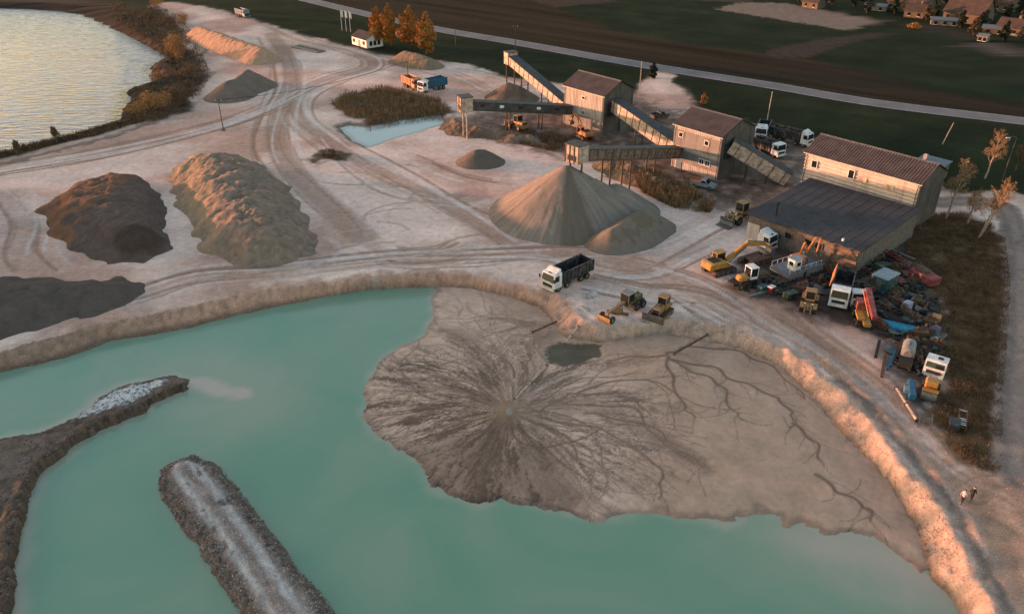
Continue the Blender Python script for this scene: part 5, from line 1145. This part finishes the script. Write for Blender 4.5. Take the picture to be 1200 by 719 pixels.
# ================================================================== PEOPLE
def person(label, px, rz, topc, legc, bag=False, stride=.22, hairc=(.05, .035, .025)):
    x, y = g(*px); me = bpy.data.meshes.new('body'); V = []; E = []; Rd = []
    def v(p, r): V.append(p); Rd.append(r); return len(V) - 1
    def e(a, b): E.append((a, b)); return b
    pel = v((0, 0, .95), .15); wa = e(pel, v((.01, 0, 1.12), .135)); ch = e(wa, v((.02, 0, 1.36), .155)); nk = e(ch, v((.03, 0, 1.50), .06)); hd = e(nk, v((.05, 0, 1.60), .095)); e(hd, v((.05, 0, 1.71), .085)); e(hd, v((.145, 0, 1.61), .018))
    for s_ in (-1, 1):
        hp = e(pel, v((0, s_ * .10, .88), .105)); kn = e(hp, v((.06 + s_ * stride * .5, s_ * .10, .50), .068)); an = e(kn, v((s_ * stride, s_ * .10, .10), .045)); e(an, v((s_ * stride + .16, s_ * .11, .045), .04))
        sh = e(ch, v((.02, s_ * .19, 1.40), .062)); el = e(sh, v((-.02 - s_ * .10, s_ * .24, 1.14), .045)); wr = e(el, v((.10 - s_ * .16, s_ * .25, .92), .032)); pm_ = e(wr, v((.12 - s_ * .16, s_ * .25, .84), .03))
        for k in range(4): f1 = e(pm_, v((.14 - s_ * .16 - .022 * k, s_ * .255, .79 - .006 * (k % 2)), .009)); e(f1, v((.145 - s_ * .16 - .022 * k, s_ * .245, .755 - .01 * (k in (1, 2))), .008))
        th_ = e(wr, v((.15 - s_ * .16, s_ * .235, .86), .010)); e(th_, v((.165 - s_ * .16, s_ * .225, .82), .009))
        e(hd, v((.04, s_ * .095, 1.61), .016))
    me.from_pydata(V, E, []); ob = bpy.data.objects.new('body', me); COL.objects.link(ob)
    sk = ob.modifiers.new('s', 'SKIN'); sk.use_smooth_shade = True
    for i, r in enumerate(Rd): me.skin_vertices[0].data[i].radius = (r, r)
    me.skin_vertices[0].data[0].use_root = True; ob.modifiers.new('u', 'SUBSURF').levels = 1
    dg = bpy.context.evaluated_depsgraph_get(); m2 = bpy.data.meshes.new_from_object(ob.evaluated_get(dg)); bpy.data.objects.remove(ob)
    for c, n_ in ((topc, 'jacket'), (legc, 'trousers'), ((.42, .26, .19), 'skin'), ((.02, .02, .02), 'shoe')): m2.materials.append(mat(n_ + '_%.2f_%.2f' % (c[0], c[2]), c, .8))
    for p in m2.polygons:
        c = p.center; p.material_index = 3 if c.z < .09 else 1 if c.z < .96 and abs(c.y) < .2 else 2 if c.z > 1.5 or (c.z < .90) else 0; p.use_smooth = True
    t = empty('person', (x, y, hz(x, y)), rz, label, 'person'); link_mesh('body', m2, None, t)
    h = MB(); n = 8
    for i in range(3):
        a0, a1 = i * .5, (i + 1) * .5
        for k in range(n):
            b0, b1 = 2 * math.pi * k / n, 2 * math.pi * (k + 1) / n; q = []
            for (a, b) in ((a0, b0), (a0, b1), (a1, b1), (a1, b0)): q.append((.03 + .115 * math.sin(a) * math.cos(b), .11 * math.sin(a) * math.sin(b), 1.675 + .125 * math.cos(a)))
            h.add(q, [(0, 1, 2, 3)])
    h.build('hair', mat('dark_hair', hairc, .7), t)
    if bag: MB().cbox((-.17, 0, 1.25), (.16, .3, .42), .05).build('backpack', mat('black_pack', (.02, .02, .022), .8), t)
    return t
person('walker in a pale pink top and dark trousers on the haul road', (1126,590), heading((1126,590), (1138,582)), (.55, .38, .40), (.02, .02, .025))
person('walker in all black clothes ahead of the one in pink', (1137,586), heading((1126,590), (1138,582)), (.012, .012, .014), (.012, .012, .014), True)
# ================================================================== VEGETATION
def leaf_mat(name, a, b, scale=.8):
    return mat(name, b, .75, var=.1, scale=scale, c2=a, spec=.2, detail=3)
def leaf_cloud(mb_v, mb_f, centre, rad, n, size, r, hollow=.35, up=0.0):
    """leaf-sized quads scattered through an ellipsoid, denser near the rim"""
    for k in range(n):
        while True:
            p = Vector((r.uniform(-1, 1), r.uniform(-1, 1), r.uniform(-1, 1)))
            if p.length < 1 and p.length > hollow * r.random(): break
        q = Vector((centre[0] + p.x * rad[0], centre[1] + p.y * rad[1], centre[2] + p.z * rad[2]))
        u = Vector((r.gauss(0, 1), r.gauss(0, 1), r.gauss(0, 1))).normalized(); v = u.orthogonal().normalized(); s_ = size * r.uniform(.6, 1.4)
        if up: u = (u * (1 - up) + Vector((0, 0, 1)) * up).normalized(); v = u.orthogonal().normalized()
        i = len(mb_v); mb_v += [q - u * s_, q + v * s_ * .45, q + u * s_, q - v * s_ * .45]; mb_f.append((i, i + 1, i + 2, i + 3))
def grow(mb, p, d, ln, r, depth, rnd, tips, spread=.55, upw=.25, n=3, kids=(2, 4), minr=.012):
    """recursive limbs as tapered tubes"""
    pts = [Vector(p)]; dd = Vector(d).normalized()
    for i in range(n):
        dd = (dd + Vector((rnd.gauss(0, .12), rnd.gauss(0, .12), rnd.gauss(0, .08) + upw * .12))).normalized(); pts.append(pts[-1] + dd * ln / n)
    rad = [max(minr, r * (1 - .55 * i / n)) for i in range(n + 1)]
    for i in range(n): mb.cyl(pts[i], pts[i + 1], rad[i], rad[i + 1], 6 if r > .05 else 3, cap=False)
    tips.append(pts[-1])
    if depth <= 0: return
    for k in range(rnd.randint(*kids)):
        f = rnd.uniform(.35, 1.0); i = min(n - 1, int(f * n)); q = pts[i].lerp(pts[i + 1], f * n - i)
        u = dd.orthogonal().normalized(); a = rnd.uniform(0, 6.3); w_ = dd.cross(u); nd = (dd + (u * math.cos(a) + w_ * math.sin(a)) * spread * rnd.uniform(.7, 1.4)).normalized()
        grow(mb, q, nd, ln * rnd.uniform(.5, .72), r * .5, depth - 1, rnd, tips, spread, upw, n, kids, minr)
def mesh_from(name, v, f, m, parent):
    me = bpy.data.meshes.new(name); me.from_pydata([tuple(q) for q in v], [], f); me.update(); return link_mesh(name, me, m, parent)
M_bark = mat('dark_bark', (.06, .042, .032), .9, var=.3, scale=4); M_birch = mat('pale_birch_bark', (.34, .25, .19), .85, var=.35, scale=3, dirt=(.08, .06, .05), dirt_amt=.4)
L_aut = leaf_mat('autumn_leaves', (.17, .065, .016), (.42, .19, .05)); L_rust = leaf_mat('rust_twigs', (.17, .08, .03), (.33, .17, .065)); L_brown = leaf_mat('brown_scrub', (.05, .03, .018), (.14, .085, .045))
L_ever = leaf_mat('dark_evergreen', (.008, .012, .006), (.022, .030, .014)); L_reed = leaf_mat('dry_reed', (.10, .06, .032), (.25, .155, .08)); L_grass = leaf_mat('dead_grass', (.05, .029, .015), (.165, .096, .048))
def tree(name, label, xy, h, crown, leaf, seed, trunk_r=.18, n=3500, size=.22, base=.15, lumps=9, bark=None, group=None):
    """tapered trunk with limbs; crown of leaf quads gathered in uneven clumps with gaps between"""
    r = random.Random(seed); x, y = xy; t = empty(name, (x, y, hz(x, y) - .1), 0, label, 'tree', group); mb = MB(); tips = []
    mb.cyl((0, 0, 0), (r.uniform(-.1, .1), 0, h * .45), trunk_r, trunk_r * .6, 8); mb.cyl((0, 0, h * .45), (r.uniform(-.2, .2), 0, h * .92), trunk_r * .6, .03, 6)
    for k in range(9): grow(mb, (0, 0, h * (base + .08 * k)), (math.cos(k * 2.4), math.sin(k * 2.4), 1.1), crown * .8, trunk_r * .35, 1, r, tips)
    mb.build('trunk', bark or M_bark, t); V = []; F = []
    for k in range(lumps):
        f = (k + .5) / lumps; zc = h * (base + (1 - base) * f); w_ = crown * (math.sin(math.pi * min(1, f * .82 + .16)) ** .7)
        a = k * 2.4 + r.random(); o_ = w_ * r.uniform(.3, .62); q_ = w_ * r.uniform(.4, .66)
        leaf_cloud(V, F, (o_ * math.cos(a), o_ * math.sin(a), zc), (q_, q_, h * r.uniform(.08, .15)), int(n / lumps), size, r)
    leaf_cloud(V, F, (0, 0, h * .55), (crown * .6, crown * .6, h * .38), n // 4, size, r)
    mesh_from('crown', V, F, leaf, t); return t
for k, (px, h, c, w_) in enumerate((((443,54), 11.6, 2.9, 'leftmost orange autumn poplar right of the office hut'), ((457,56), 12.6, 3.0, 'second orange autumn poplar from the office hut, the tallest'), ((480,58), 12.6, 3.7, 'third orange autumn poplar, broad, behind the ochre sand heap'), ((500,64), 12.0, 3.3, 'rightmost orange autumn poplar at the field edge'))):
    tree('poplar_tree', w_, g(*px), h, c, L_aut, 50 + k, n=9000, size=.26, lumps=14, group='autumn poplars by the hut')
tree('dark_bush', 'dark round conifer bush at the quarry entrance', g(765, 92), 4.2, 1.5, L_ever, 71, n=1600, base=.05)
tree('yellow_bush', 'small yellow-lit bush in the grass behind the windowed tower', g(824, 122), 2.6, 1.1, L_aut, 72, n=700, base=.1, size=.18)
def bare_tree(label, px, h, seed, lean=0.0, bark=None, twig=None, stems=1, group='bare birches behind the hall', name='birch_tree'):
    r = random.Random(seed); x, y = g(*px); t = empty(name, (x, y, hz(x, y) - .15), 0, label, 'tree', group); mb = MB(); tips = []
    for s_ in range(stems):
        d = Vector((lean + r.gauss(0, .12) * (stems > 1), r.gauss(0, .08), 1)).normalized(); hh_ = h * (1 - .2 * s_)
        pts = [Vector((.15 * s_, 0, 0)) + d * hh_ * f + Vector((r.gauss(0, .08), r.gauss(0, .08), 0)) * (f > 0) for f in (0, .2, .4, .6, .8, 1)]
        for i in range(5): mb.cyl(pts[i], pts[i + 1], .19 * (1 - i / 5.6), .19 * (1 - (i + 1) / 5.6), 7)
        for k in range(16):
            f = .32 + .62 * k / 16; i = min(4, int(f * 5)); q = pts[i].lerp(pts[i + 1], f * 5 - i); a = k * 2.4
            grow(mb, q, (math.cos(a), math.sin(a), 1.9), hh_ * .25 * (1.15 - f * .6), .05, 2, r, tips, .5, .3, 3, (2, 4), .016)
    mb.build('trunk', bark or M_birch, t); V = []; F = []
    for q in tips: leaf_cloud(V, F, q, (.3, .3, .4), 8, .10, r, 0, .4)
    mesh_from('crown', V, F, twig or L_rust, t); return t
hr = random.Random(31)
for k in range(21):   # unseen tree row, added left of the pond to shade the near water
    tree('sun_block_tree', 'dense dark tree added out of view left of the pond to block the sun', (-101 + hr.uniform(-1, 1), 50 + 4.1 * k), hr.uniform(7.2, 8.6), hr.uniform(2.6, 3.3), L_ever, 800 + k, n=1500, size=.5, lumps=8, base=.02, group='added sun-blocking trees left of the pond')
for k in range(26):   # unseen trees added on the lake shore to keep sun off the left floor
    tree('lake_sun_block_tree', 'tall dark tree added out of view by the lake to block the sun', (-298 + hr.uniform(-3, 3), 160 + 4.9 * k), hr.uniform(12, 15.5), hr.uniform(3.2, 4.2), L_ever, 850 + k, n=1100, size=1.0, lumps=9, base=.02, group='added sun-blocking trees by the lake')
bare_tree('bare birch nearest the hall gable, catching the low sun', (1108,256), 9.4, 81, .12)
bare_tree('tallest bare birch standing farthest back, behind the others', (1154,209), 8.4, 82, .12)
bare_tree('bare birch in the middle of the clump by the lane', (1133,263), 5.6, 83, .05)
bare_tree('twin-stemmed bare birch nearest the lane and right edge', (1146,279), 9.6, 84, .22, stems=2)
bare_tree('dark bare tree at the right edge above the lane', (1190,200), 4.6, 85, .1, M_bark, L_brown)
for k, (px, h) in enumerate((((22,182), 2.8), ((67,168), 3.2))): bare_tree(('left', 'right')[k] + ' of two thin bare saplings on the lake shore', px, h, 90 + k, 0, M_bark, L_brown, 1, 'lake shore saplings', 'bare_sapling')
def bush(label, px, h, wd, leaf, seed, n=900, size=.16, name='scrub_bush', group=None, dz=0.0, xy=None):
    r = random.Random(seed); x, y = xy or g(*px); t = empty(name, (x, y, hz(x, y) - .1 + dz), 0, label, 'bush', group); mb = MB(); tips = []
    for k in range(7): a = k * .9 + r.random(); grow(mb, (.2 * math.cos(a), .2 * math.sin(a), 0), (math.cos(a) * .6 * wd / h, math.sin(a) * .6 * wd / h, 1), h * .75, .05, 1, r, tips, .5, .2, 3, (2, 3))
    mb.build('stems', M_bark, t); V = []; F = []
    for k in range(6): a = k * 1.05 + r.random(); leaf_cloud(V, F, (wd * .5 * math.cos(a), wd * .5 * math.sin(a), h * r.uniform(.35, .7)), (wd * .5, wd * .5, h * .35), n // 7, size, r, .2, .25)
    leaf_cloud(V, F, (0, 0, h * .6), (wd * .5, wd * .5, h * .42), n // 7, size, r, .2, .25)
    mesh_from('crown', V, F, leaf, t); return t
for k, (px, h, wd, n, lf, w_) in enumerate((((208,70), 8.5, 3.6, 3200, L_rust, 'tall rust-brown willow at the lake corner'), ((196,62), 6.0, 3.0, 1800, L_brown, 'brown willow on the far side of the tall rust willow'), ((222,92), 4.0, 3.2, 1400, L_brown, 'dark scrub bush right of the tall rust willow'), ((184,128), 4.4, 4.2, 2400, L_rust, 'wide rust bush leaning over the lake'), ((165,133), 3.0, 3.4, 1500, L_rust, 'lower rust bush at the lake edge'), ((205,118), 3.6, 3.4, 1500, L_brown, 'brown bush between the lake and the grey heap'), ((186,90), 3.0, 3.0, 1300, L_rust, 'rust bush on the small lake headland'), ((178,140), 2.0, 4.0, 1000, L_brown, 'low dark scrub in front of the rust bushes'), ((215,28), 4.4, 2.6, 1100, L_rust, 'rust bush beside the orange sand ridge'), ((196,30), 4.0, 3.5, 1200, L_brown, 'dark bush on the far lake bank, nearest the sand ridge'), ((172,22), 3.6, 4.0, 1200, L_brown, 'dark bush in the middle of the far lake bank'), ((140,12), 3.6, 4.4, 1200, L_brown, 'dark bush left on the far lake bank'), ((185,8), 4.2, 3.4, 1100, L_rust, 'rust bush at the top edge left of the gravel road'))):
    bush(w_, px, h, wd, lf, 100 + k, n, group='scrub along the lake')
for k, (px, w_) in enumerate((((384,184), 'left'), ((392,185), 'right'), ((388,180), 'rear'))): bush(w_ + ' heap of dead brush on the pale floor above the sand heap', px, 1.1, 1.5, L_brown, 340 + k, 350, .14, 'brush_heap', 'dead brush on the floor')
# dry reeds, grass and stones: countless
def blades(name, poly, n, h, leafm, seed, zoff=0.0, wd=.05, lean=.25, lo=.6):
    r = np.random.default_rng(seed); P = np.array(poly); x = r.uniform(P[:, 0].min(), P[:, 0].max(), n * 4); y = r.uniform(P[:, 1].min(), P[:, 1].max(), n * 4)
    k = poly_sd(x, y, poly, 10) > 0; dens = fbm(x, y, 3.5, 3, seed); k &= dens > r.uniform(.25, .6, n * 4); x = x[k][:n]; y = y[k][:n]; n = len(x)
    z = np.array([hz(a, b) for a, b in zip(x, y)]) + zoff; hh_ = h * r.uniform(lo, 1.2, n); a = r.uniform(0, 6.28, n); lx = r.normal(0, lean, n) * hh_; ly = r.normal(0, lean, n) * hh_
    v = np.stack([np.stack([x - wd * np.cos(a), y - wd * np.sin(a), z - .05], -1), np.stack([x + wd * np.cos(a), y + wd * np.sin(a), z - .05], -1), np.stack([x + lx + wd * .5, y + ly, z + hh_], -1), np.stack([x + lx - wd * .5, y + ly, z + hh_ * .95], -1)], 1).reshape(-1, 3)
    me = bpy.data.meshes.new(name); me.from_pydata(v.tolist(), [], [(4 * i, 4 * i + 1, 4 * i + 2, 4 * i + 3) for i in range(n)]); me.update()
    o = link_mesh(name, me, leafm); tag(o, kind='stuff'); return o
tag(blades('dry_grass', G([(-30,192),(0,186),(60,171),(120,157),(150,148),(178,142),(200,136),(160,140),(100,153),(50,166),(0,178),(-30,186)]), 5000, .6, L_grass, 15, 0, .06, .4), 'dry tufts along the near lake bank', 'grass')
tag(blades('reed_bed', POOL_REED, 4600, 1.25, L_reed, 3, 0, .06), 'dry brown reed bed on the far side of the small pool', 'reeds')
tag(blades('reed_bed', G([(738,204),(770,206),(800,222),(838,240),(832,250),(790,244),(752,226)]), 4500, 1.6, L_reed, 4, 0, .06), 'dry reeds behind the tall gravel cone', 'reeds')
tag(blades('dry_grass', BROWN_GRASS, 26000, .42, L_grass, 5, 0, .035, .5), 'dead brown grass right of the scrap yard', 'grass')
tag(blades('dry_grass', G([(600,150),(680,160),(700,178),(650,178),(610,170)]), 2600, .7, L_grass, 6, 0, .05, .4), 'rough dry grass under the long dark conveyor', 'grass')
tag(blades('dry_grass', G([(180,6),(215,22),(240,70),(248,90),(236,112),(215,130),(150,145),(160,110),(200,90),(196,60),(130,20)]), 9000, .9, L_grass, 8, 0, .08, .4), 'brown undergrowth on the lake bank', 'grass')
tag(blades('dry_grass', POND_TOP[20:38] + POND_BASE[20:42][::-1], 5000, .22, L_grass, 12, 0, .03, .6), 'sparse dry grass on the right-hand bank', 'grass')
def stones(name, pts, label, m, smin, smax, seed):
    """thousands of small angular stones as one mesh"""
    r = np.random.default_rng(seed); n = len(pts); b = np.array([(1, 0, 0), (-.9, .2, 0), (0, 1, 0), (.1, -.95, 0), (0, 0, .8), (0, 0, -.5)]); f = np.array([(0, 2, 4), (2, 1, 4), (1, 3, 4), (3, 0, 4), (2, 0, 5), (1, 2, 5), (3, 1, 5), (0, 3, 5)])
    s_ = r.uniform(smin, smax, (n, 1, 1)) * r.uniform(.7, 1.2, (n, 6, 1)); a = r.uniform(0, 6.28, n); c, q = np.cos(a), np.sin(a); B = np.repeat(b[None], n, 0) * s_
    X_ = B[..., 0] * c[:, None] - B[..., 1] * q[:, None]; Y_ = B[..., 0] * q[:, None] + B[..., 1] * c[:, None]; B = np.stack([X_, Y_, B[..., 2]], -1) + np.array(pts)[:, None, :]
    F = (f[None] + 6 * np.arange(n)[:, None, None]).reshape(-1, 3); me = bpy.data.meshes.new(name); me.from_pydata(B.reshape(-1, 3).tolist(), [], F.tolist()); me.update()
    o = link_mesh(name, me, m); tag(o, label, 'stones', kind='stuff'); return o
def on_mesh(o, poly, n, seed, dmin=-.3, dmax=99):
    me = o.data; co = np.zeros(len(me.vertices) * 3); me.vertices.foreach_get('co', co); co = co.reshape(-1, 3); r = np.random.default_rng(seed)
    d = poly_sd(co[:, 0], co[:, 1], poly, 10); k = np.where((d > dmin) & (d < dmax))[0]; k = r.choice(k, n); return co[k] + np.stack([r.normal(0, .1, n), r.normal(0, .1, n), np.full(n, .01)], -1)
M_stone = mat('wet_stones', (.15, .12, .105), .85, var=.5, scale=1.5); M_stone3 = mat('bank_stones', (.34, .25, .205), .9, var=.35, scale=1.5); M_stone2 = mat('pale_stones', (.42, .35, .31), .85, var=.35, scale=1.5)
stones('causeway_stones', on_mesh(cause, CAUSE, 3600, 1, -.1, 1.0), 'dark wet stones along the edges of the causeway', M_stone, .04, .12, 2)
stones('causeway_gravel', on_mesh(cause, CAUSE, 2600, 3, .2, 9), 'pale gravel strewn over the causeway', M_stone2, .03, .09, 4)
stones('spit_stones', on_mesh(spit, SPIT, 3000, 5, .0, 4), 'dark stones on the curved spit', M_stone, .05, .15, 6)
def bank_pts(n, seed, x0=-200, x1=60, hi=.2):
    r = np.random.default_rng(seed); m = (bank | ((dt > 0) & (dt < 1.5) & (rgt > .4))) & (X > x0) & (X < x1) & (Y > 30) & (Y < 112); k = np.flatnonzero(m); k = r.choice(k, n)
    return np.stack([X.ravel()[k] + r.normal(0, .15, n), Y.ravel()[k] + r.normal(0, .12, n), Z.ravel()[k]], -1)
stones('bank_rubble', bank_pts(4200, 7), 'loose rubble on the bank round the pond', M_stone3, .03, .09, 8)
fl = np.random.default_rng(21); k = fl.choice(np.flatnonzero((mQ > .9) & (dt > 2) & (Y > 44) & (Y < 150) & (np.abs(X) < 90)), 5200)
stones('floor_gravel', np.stack([X.ravel()[k], Y.ravel()[k], Z.ravel()[k]], -1), 'scattered stones on the quarry floor', M_stone2, .02, .09, 9)
def rock(label, px, s_, seed, dz=0.0, m=None):
    r = random.Random(seed); bm = bmesh.new(); bmesh.ops.create_icosphere(bm, subdivisions=2, radius=1)
    for v in bm.verts: v.co = Vector((v.co.x * s_[0], v.co.y * s_[1], v.co.z * s_[2])) * (1 + r.uniform(-.18, .18))
    me = bpy.data.meshes.new('boulder'); bm.to_mesh(me); bm.free(); o = link_mesh('boulder', me, m or M_stone2); x, y = g(*px); o.location = (x, y, hz(x, y) + dz); o.rotation_euler = (0, 0, r.uniform(0, 6)); tag(o, label, 'rock'); return o
rock('flat pale slab of rock in front of the tipper lorry', (690,346), (1.5, 1.1, .28), 1); rock('pale slab lying nearer the grader blade', (685,362), (1.1, .6, .25), 2)
rock('pale boulder beside the teal cabin', (1071,350), (.8, .5, .45), 3); rock('white boulder by the violet crate at the yard edge', (1097,398), (.45, .4, .4), 4)
# ================================================================== VILLAGE BEYOND THE FIELDS
M_tile = mat('clay_roof', (.048, .030, .026), .85, var=.25, scale=.5); M_render = mat('village_render', (.10, .072, .05), .85, var=.15, scale=.4); M_vwhite = mat('village_whitewash', (.17, .15, .14), .8, var=.1); M_zinc = mat('zinc_sheet', (.14, .14, .15), .5, metal=.3, var=.15)
def house(label, px, L, W, h, rise, rz, mw=None, mr=None, name='village_house'):
    x, y = g(*px); t = empty(name, (x, y, hz(x, y) - .4), rz, label, 'house'); mw = mw or M_render; mr = mr or M_tile
    w_ = MB(); w_.prismx([(-W / 2, 0), (W / 2, 0), (W / 2, h), (0, h + rise), (-W / 2, h)], -L / 2, L / 2); w_.build('wall', mw, t)
    for s_ in (-1, 1):
        e = W / 2 + .5; z0 = h - rise * .5 / (W / 2)
        MB().hexa([(-L / 2 - .4, 0, h + rise + .02), (L / 2 + .4, 0, h + rise + .02), (L / 2 + .4, s_ * e, z0 + .02), (-L / 2 - .4, s_ * e, z0 + .02), (-L / 2 - .4, 0, h + rise + .25), (L / 2 + .4, 0, h + rise + .25), (L / 2 + .4, s_ * e, z0 + .25), (-L / 2 - .4, s_ * e, z0 + .25)]).build('roof', mr, t)
    if name == 'village_house': MB().box((L * .2, .3, h + rise + .4), (.7, .7, 1.6)).build('chimney', M_brick, t)
    for k in range(max(2, int(L / 3))):
        q = MB().box((-L / 2 + L * (k + .5) / max(2, int(L / 3)), -W / 2 - .02, h * .55), (1.0, .1, 1.1)).build('window', M_dark, t); MB().box((-L / 2 + L * (k + .5) / max(2, int(L / 3)), -W / 2 - .08, h * .55 - .62), (1.2, .16, .1)).build('sill', M_white, q)
    MB().box((-L / 2 - .03, 0, 1.4), (.1, 1.1, 2.0)).build('door', M_wood, t); return t
for a in (('big brown-roofed village house, second from the top right corner', (1133,25), 14, 10, 4, 5, ROT), ('large brown-roofed house at the top edge above the yellow house', (1066,13), 15, 9, 4, 4.5, ROT), ('brown-roofed house at the very top right', (1168,12), 12, 9, 4, 4.5, ROT), ('small yellow-lit house below the large brown-roofed house', (1072,20), 7, 5, 3, 2, ROT + .2), ('small lit house at the top edge left in the village', (953,9), 7, 6, 3, 2.2, ROT), ('small brown house at the right edge of the village', (1184,40), 8, 6, 3, 2.4, ROT)): house(*a)
house('long white shed roof between the village houses', (1106,29), 9, 4, 2.2, .6, ROT + .5, M_vwhite, M_zinc, 'village_shed'); house('white shed near the top edge in the village', (1026,12), 8, 4, 2.2, .6, ROT + .3, M_vwhite, M_zinc, 'village_shed'); house('grey shed below the right-hand village house', (1164,39), 7, 4, 2.2, .7, ROT + .3, M_render, M_zinc, 'village_shed'); house('small pale hut in the field corner below the village', (1152,48), 3, 2.4, 2.0, .5, ROT, M_vwhite, M_zinc, 'village_shed')
vt = random.Random(4)
for k, (px, py) in enumerate(((975,6),(1000,8),(1012,4),(1040,8),(1048,16),(1090,12),(1098,18),(1110,6),(1120,10),(1160,25),(1180,22),(1195,18),(1195,35),(1150,34),(1125,33),(1085,24),(1015,16),(1175,48),(1198,50),(935,3),(960,2),(1140,42))):
    vn = min((((1133,25), 'the big brown-roofed house'), ((1066,13), 'the large house at the top edge'), ((1168,12), 'the house at the very top right'), ((1184,40), 'the brown house at the right edge'), ((953,9), 'the small lit house at the top'), ((1026,12), 'the white shed near the top'), ((1106,29), 'the long white shed'), ((1152,48), 'the small pale hut')), key=lambda q: math.hypot(q[0][0] - px, q[0][1] - py))[1]
    tree('village_tree', ('dark tree nearest ' if k % 3 else 'rusty brown tree nearest ') + vn, g(px, py), vt.uniform(4, 8), vt.uniform(1.6, 3.2), L_ever if k % 3 else L_brown, 600 + k, n=500, size=.45, lumps=6, base=.1, group='dark village trees' if k % 3 else 'brown village trees')
bush('ochre hedge bush lit by the sun in front of the village', (1071,34), 2.4, 2.6, L_aut, 700, 500, .3); bush('small ochre bush right of the yellow village house', (1091,20), 3.0, 1.6, L_aut, 701, 350, .3)
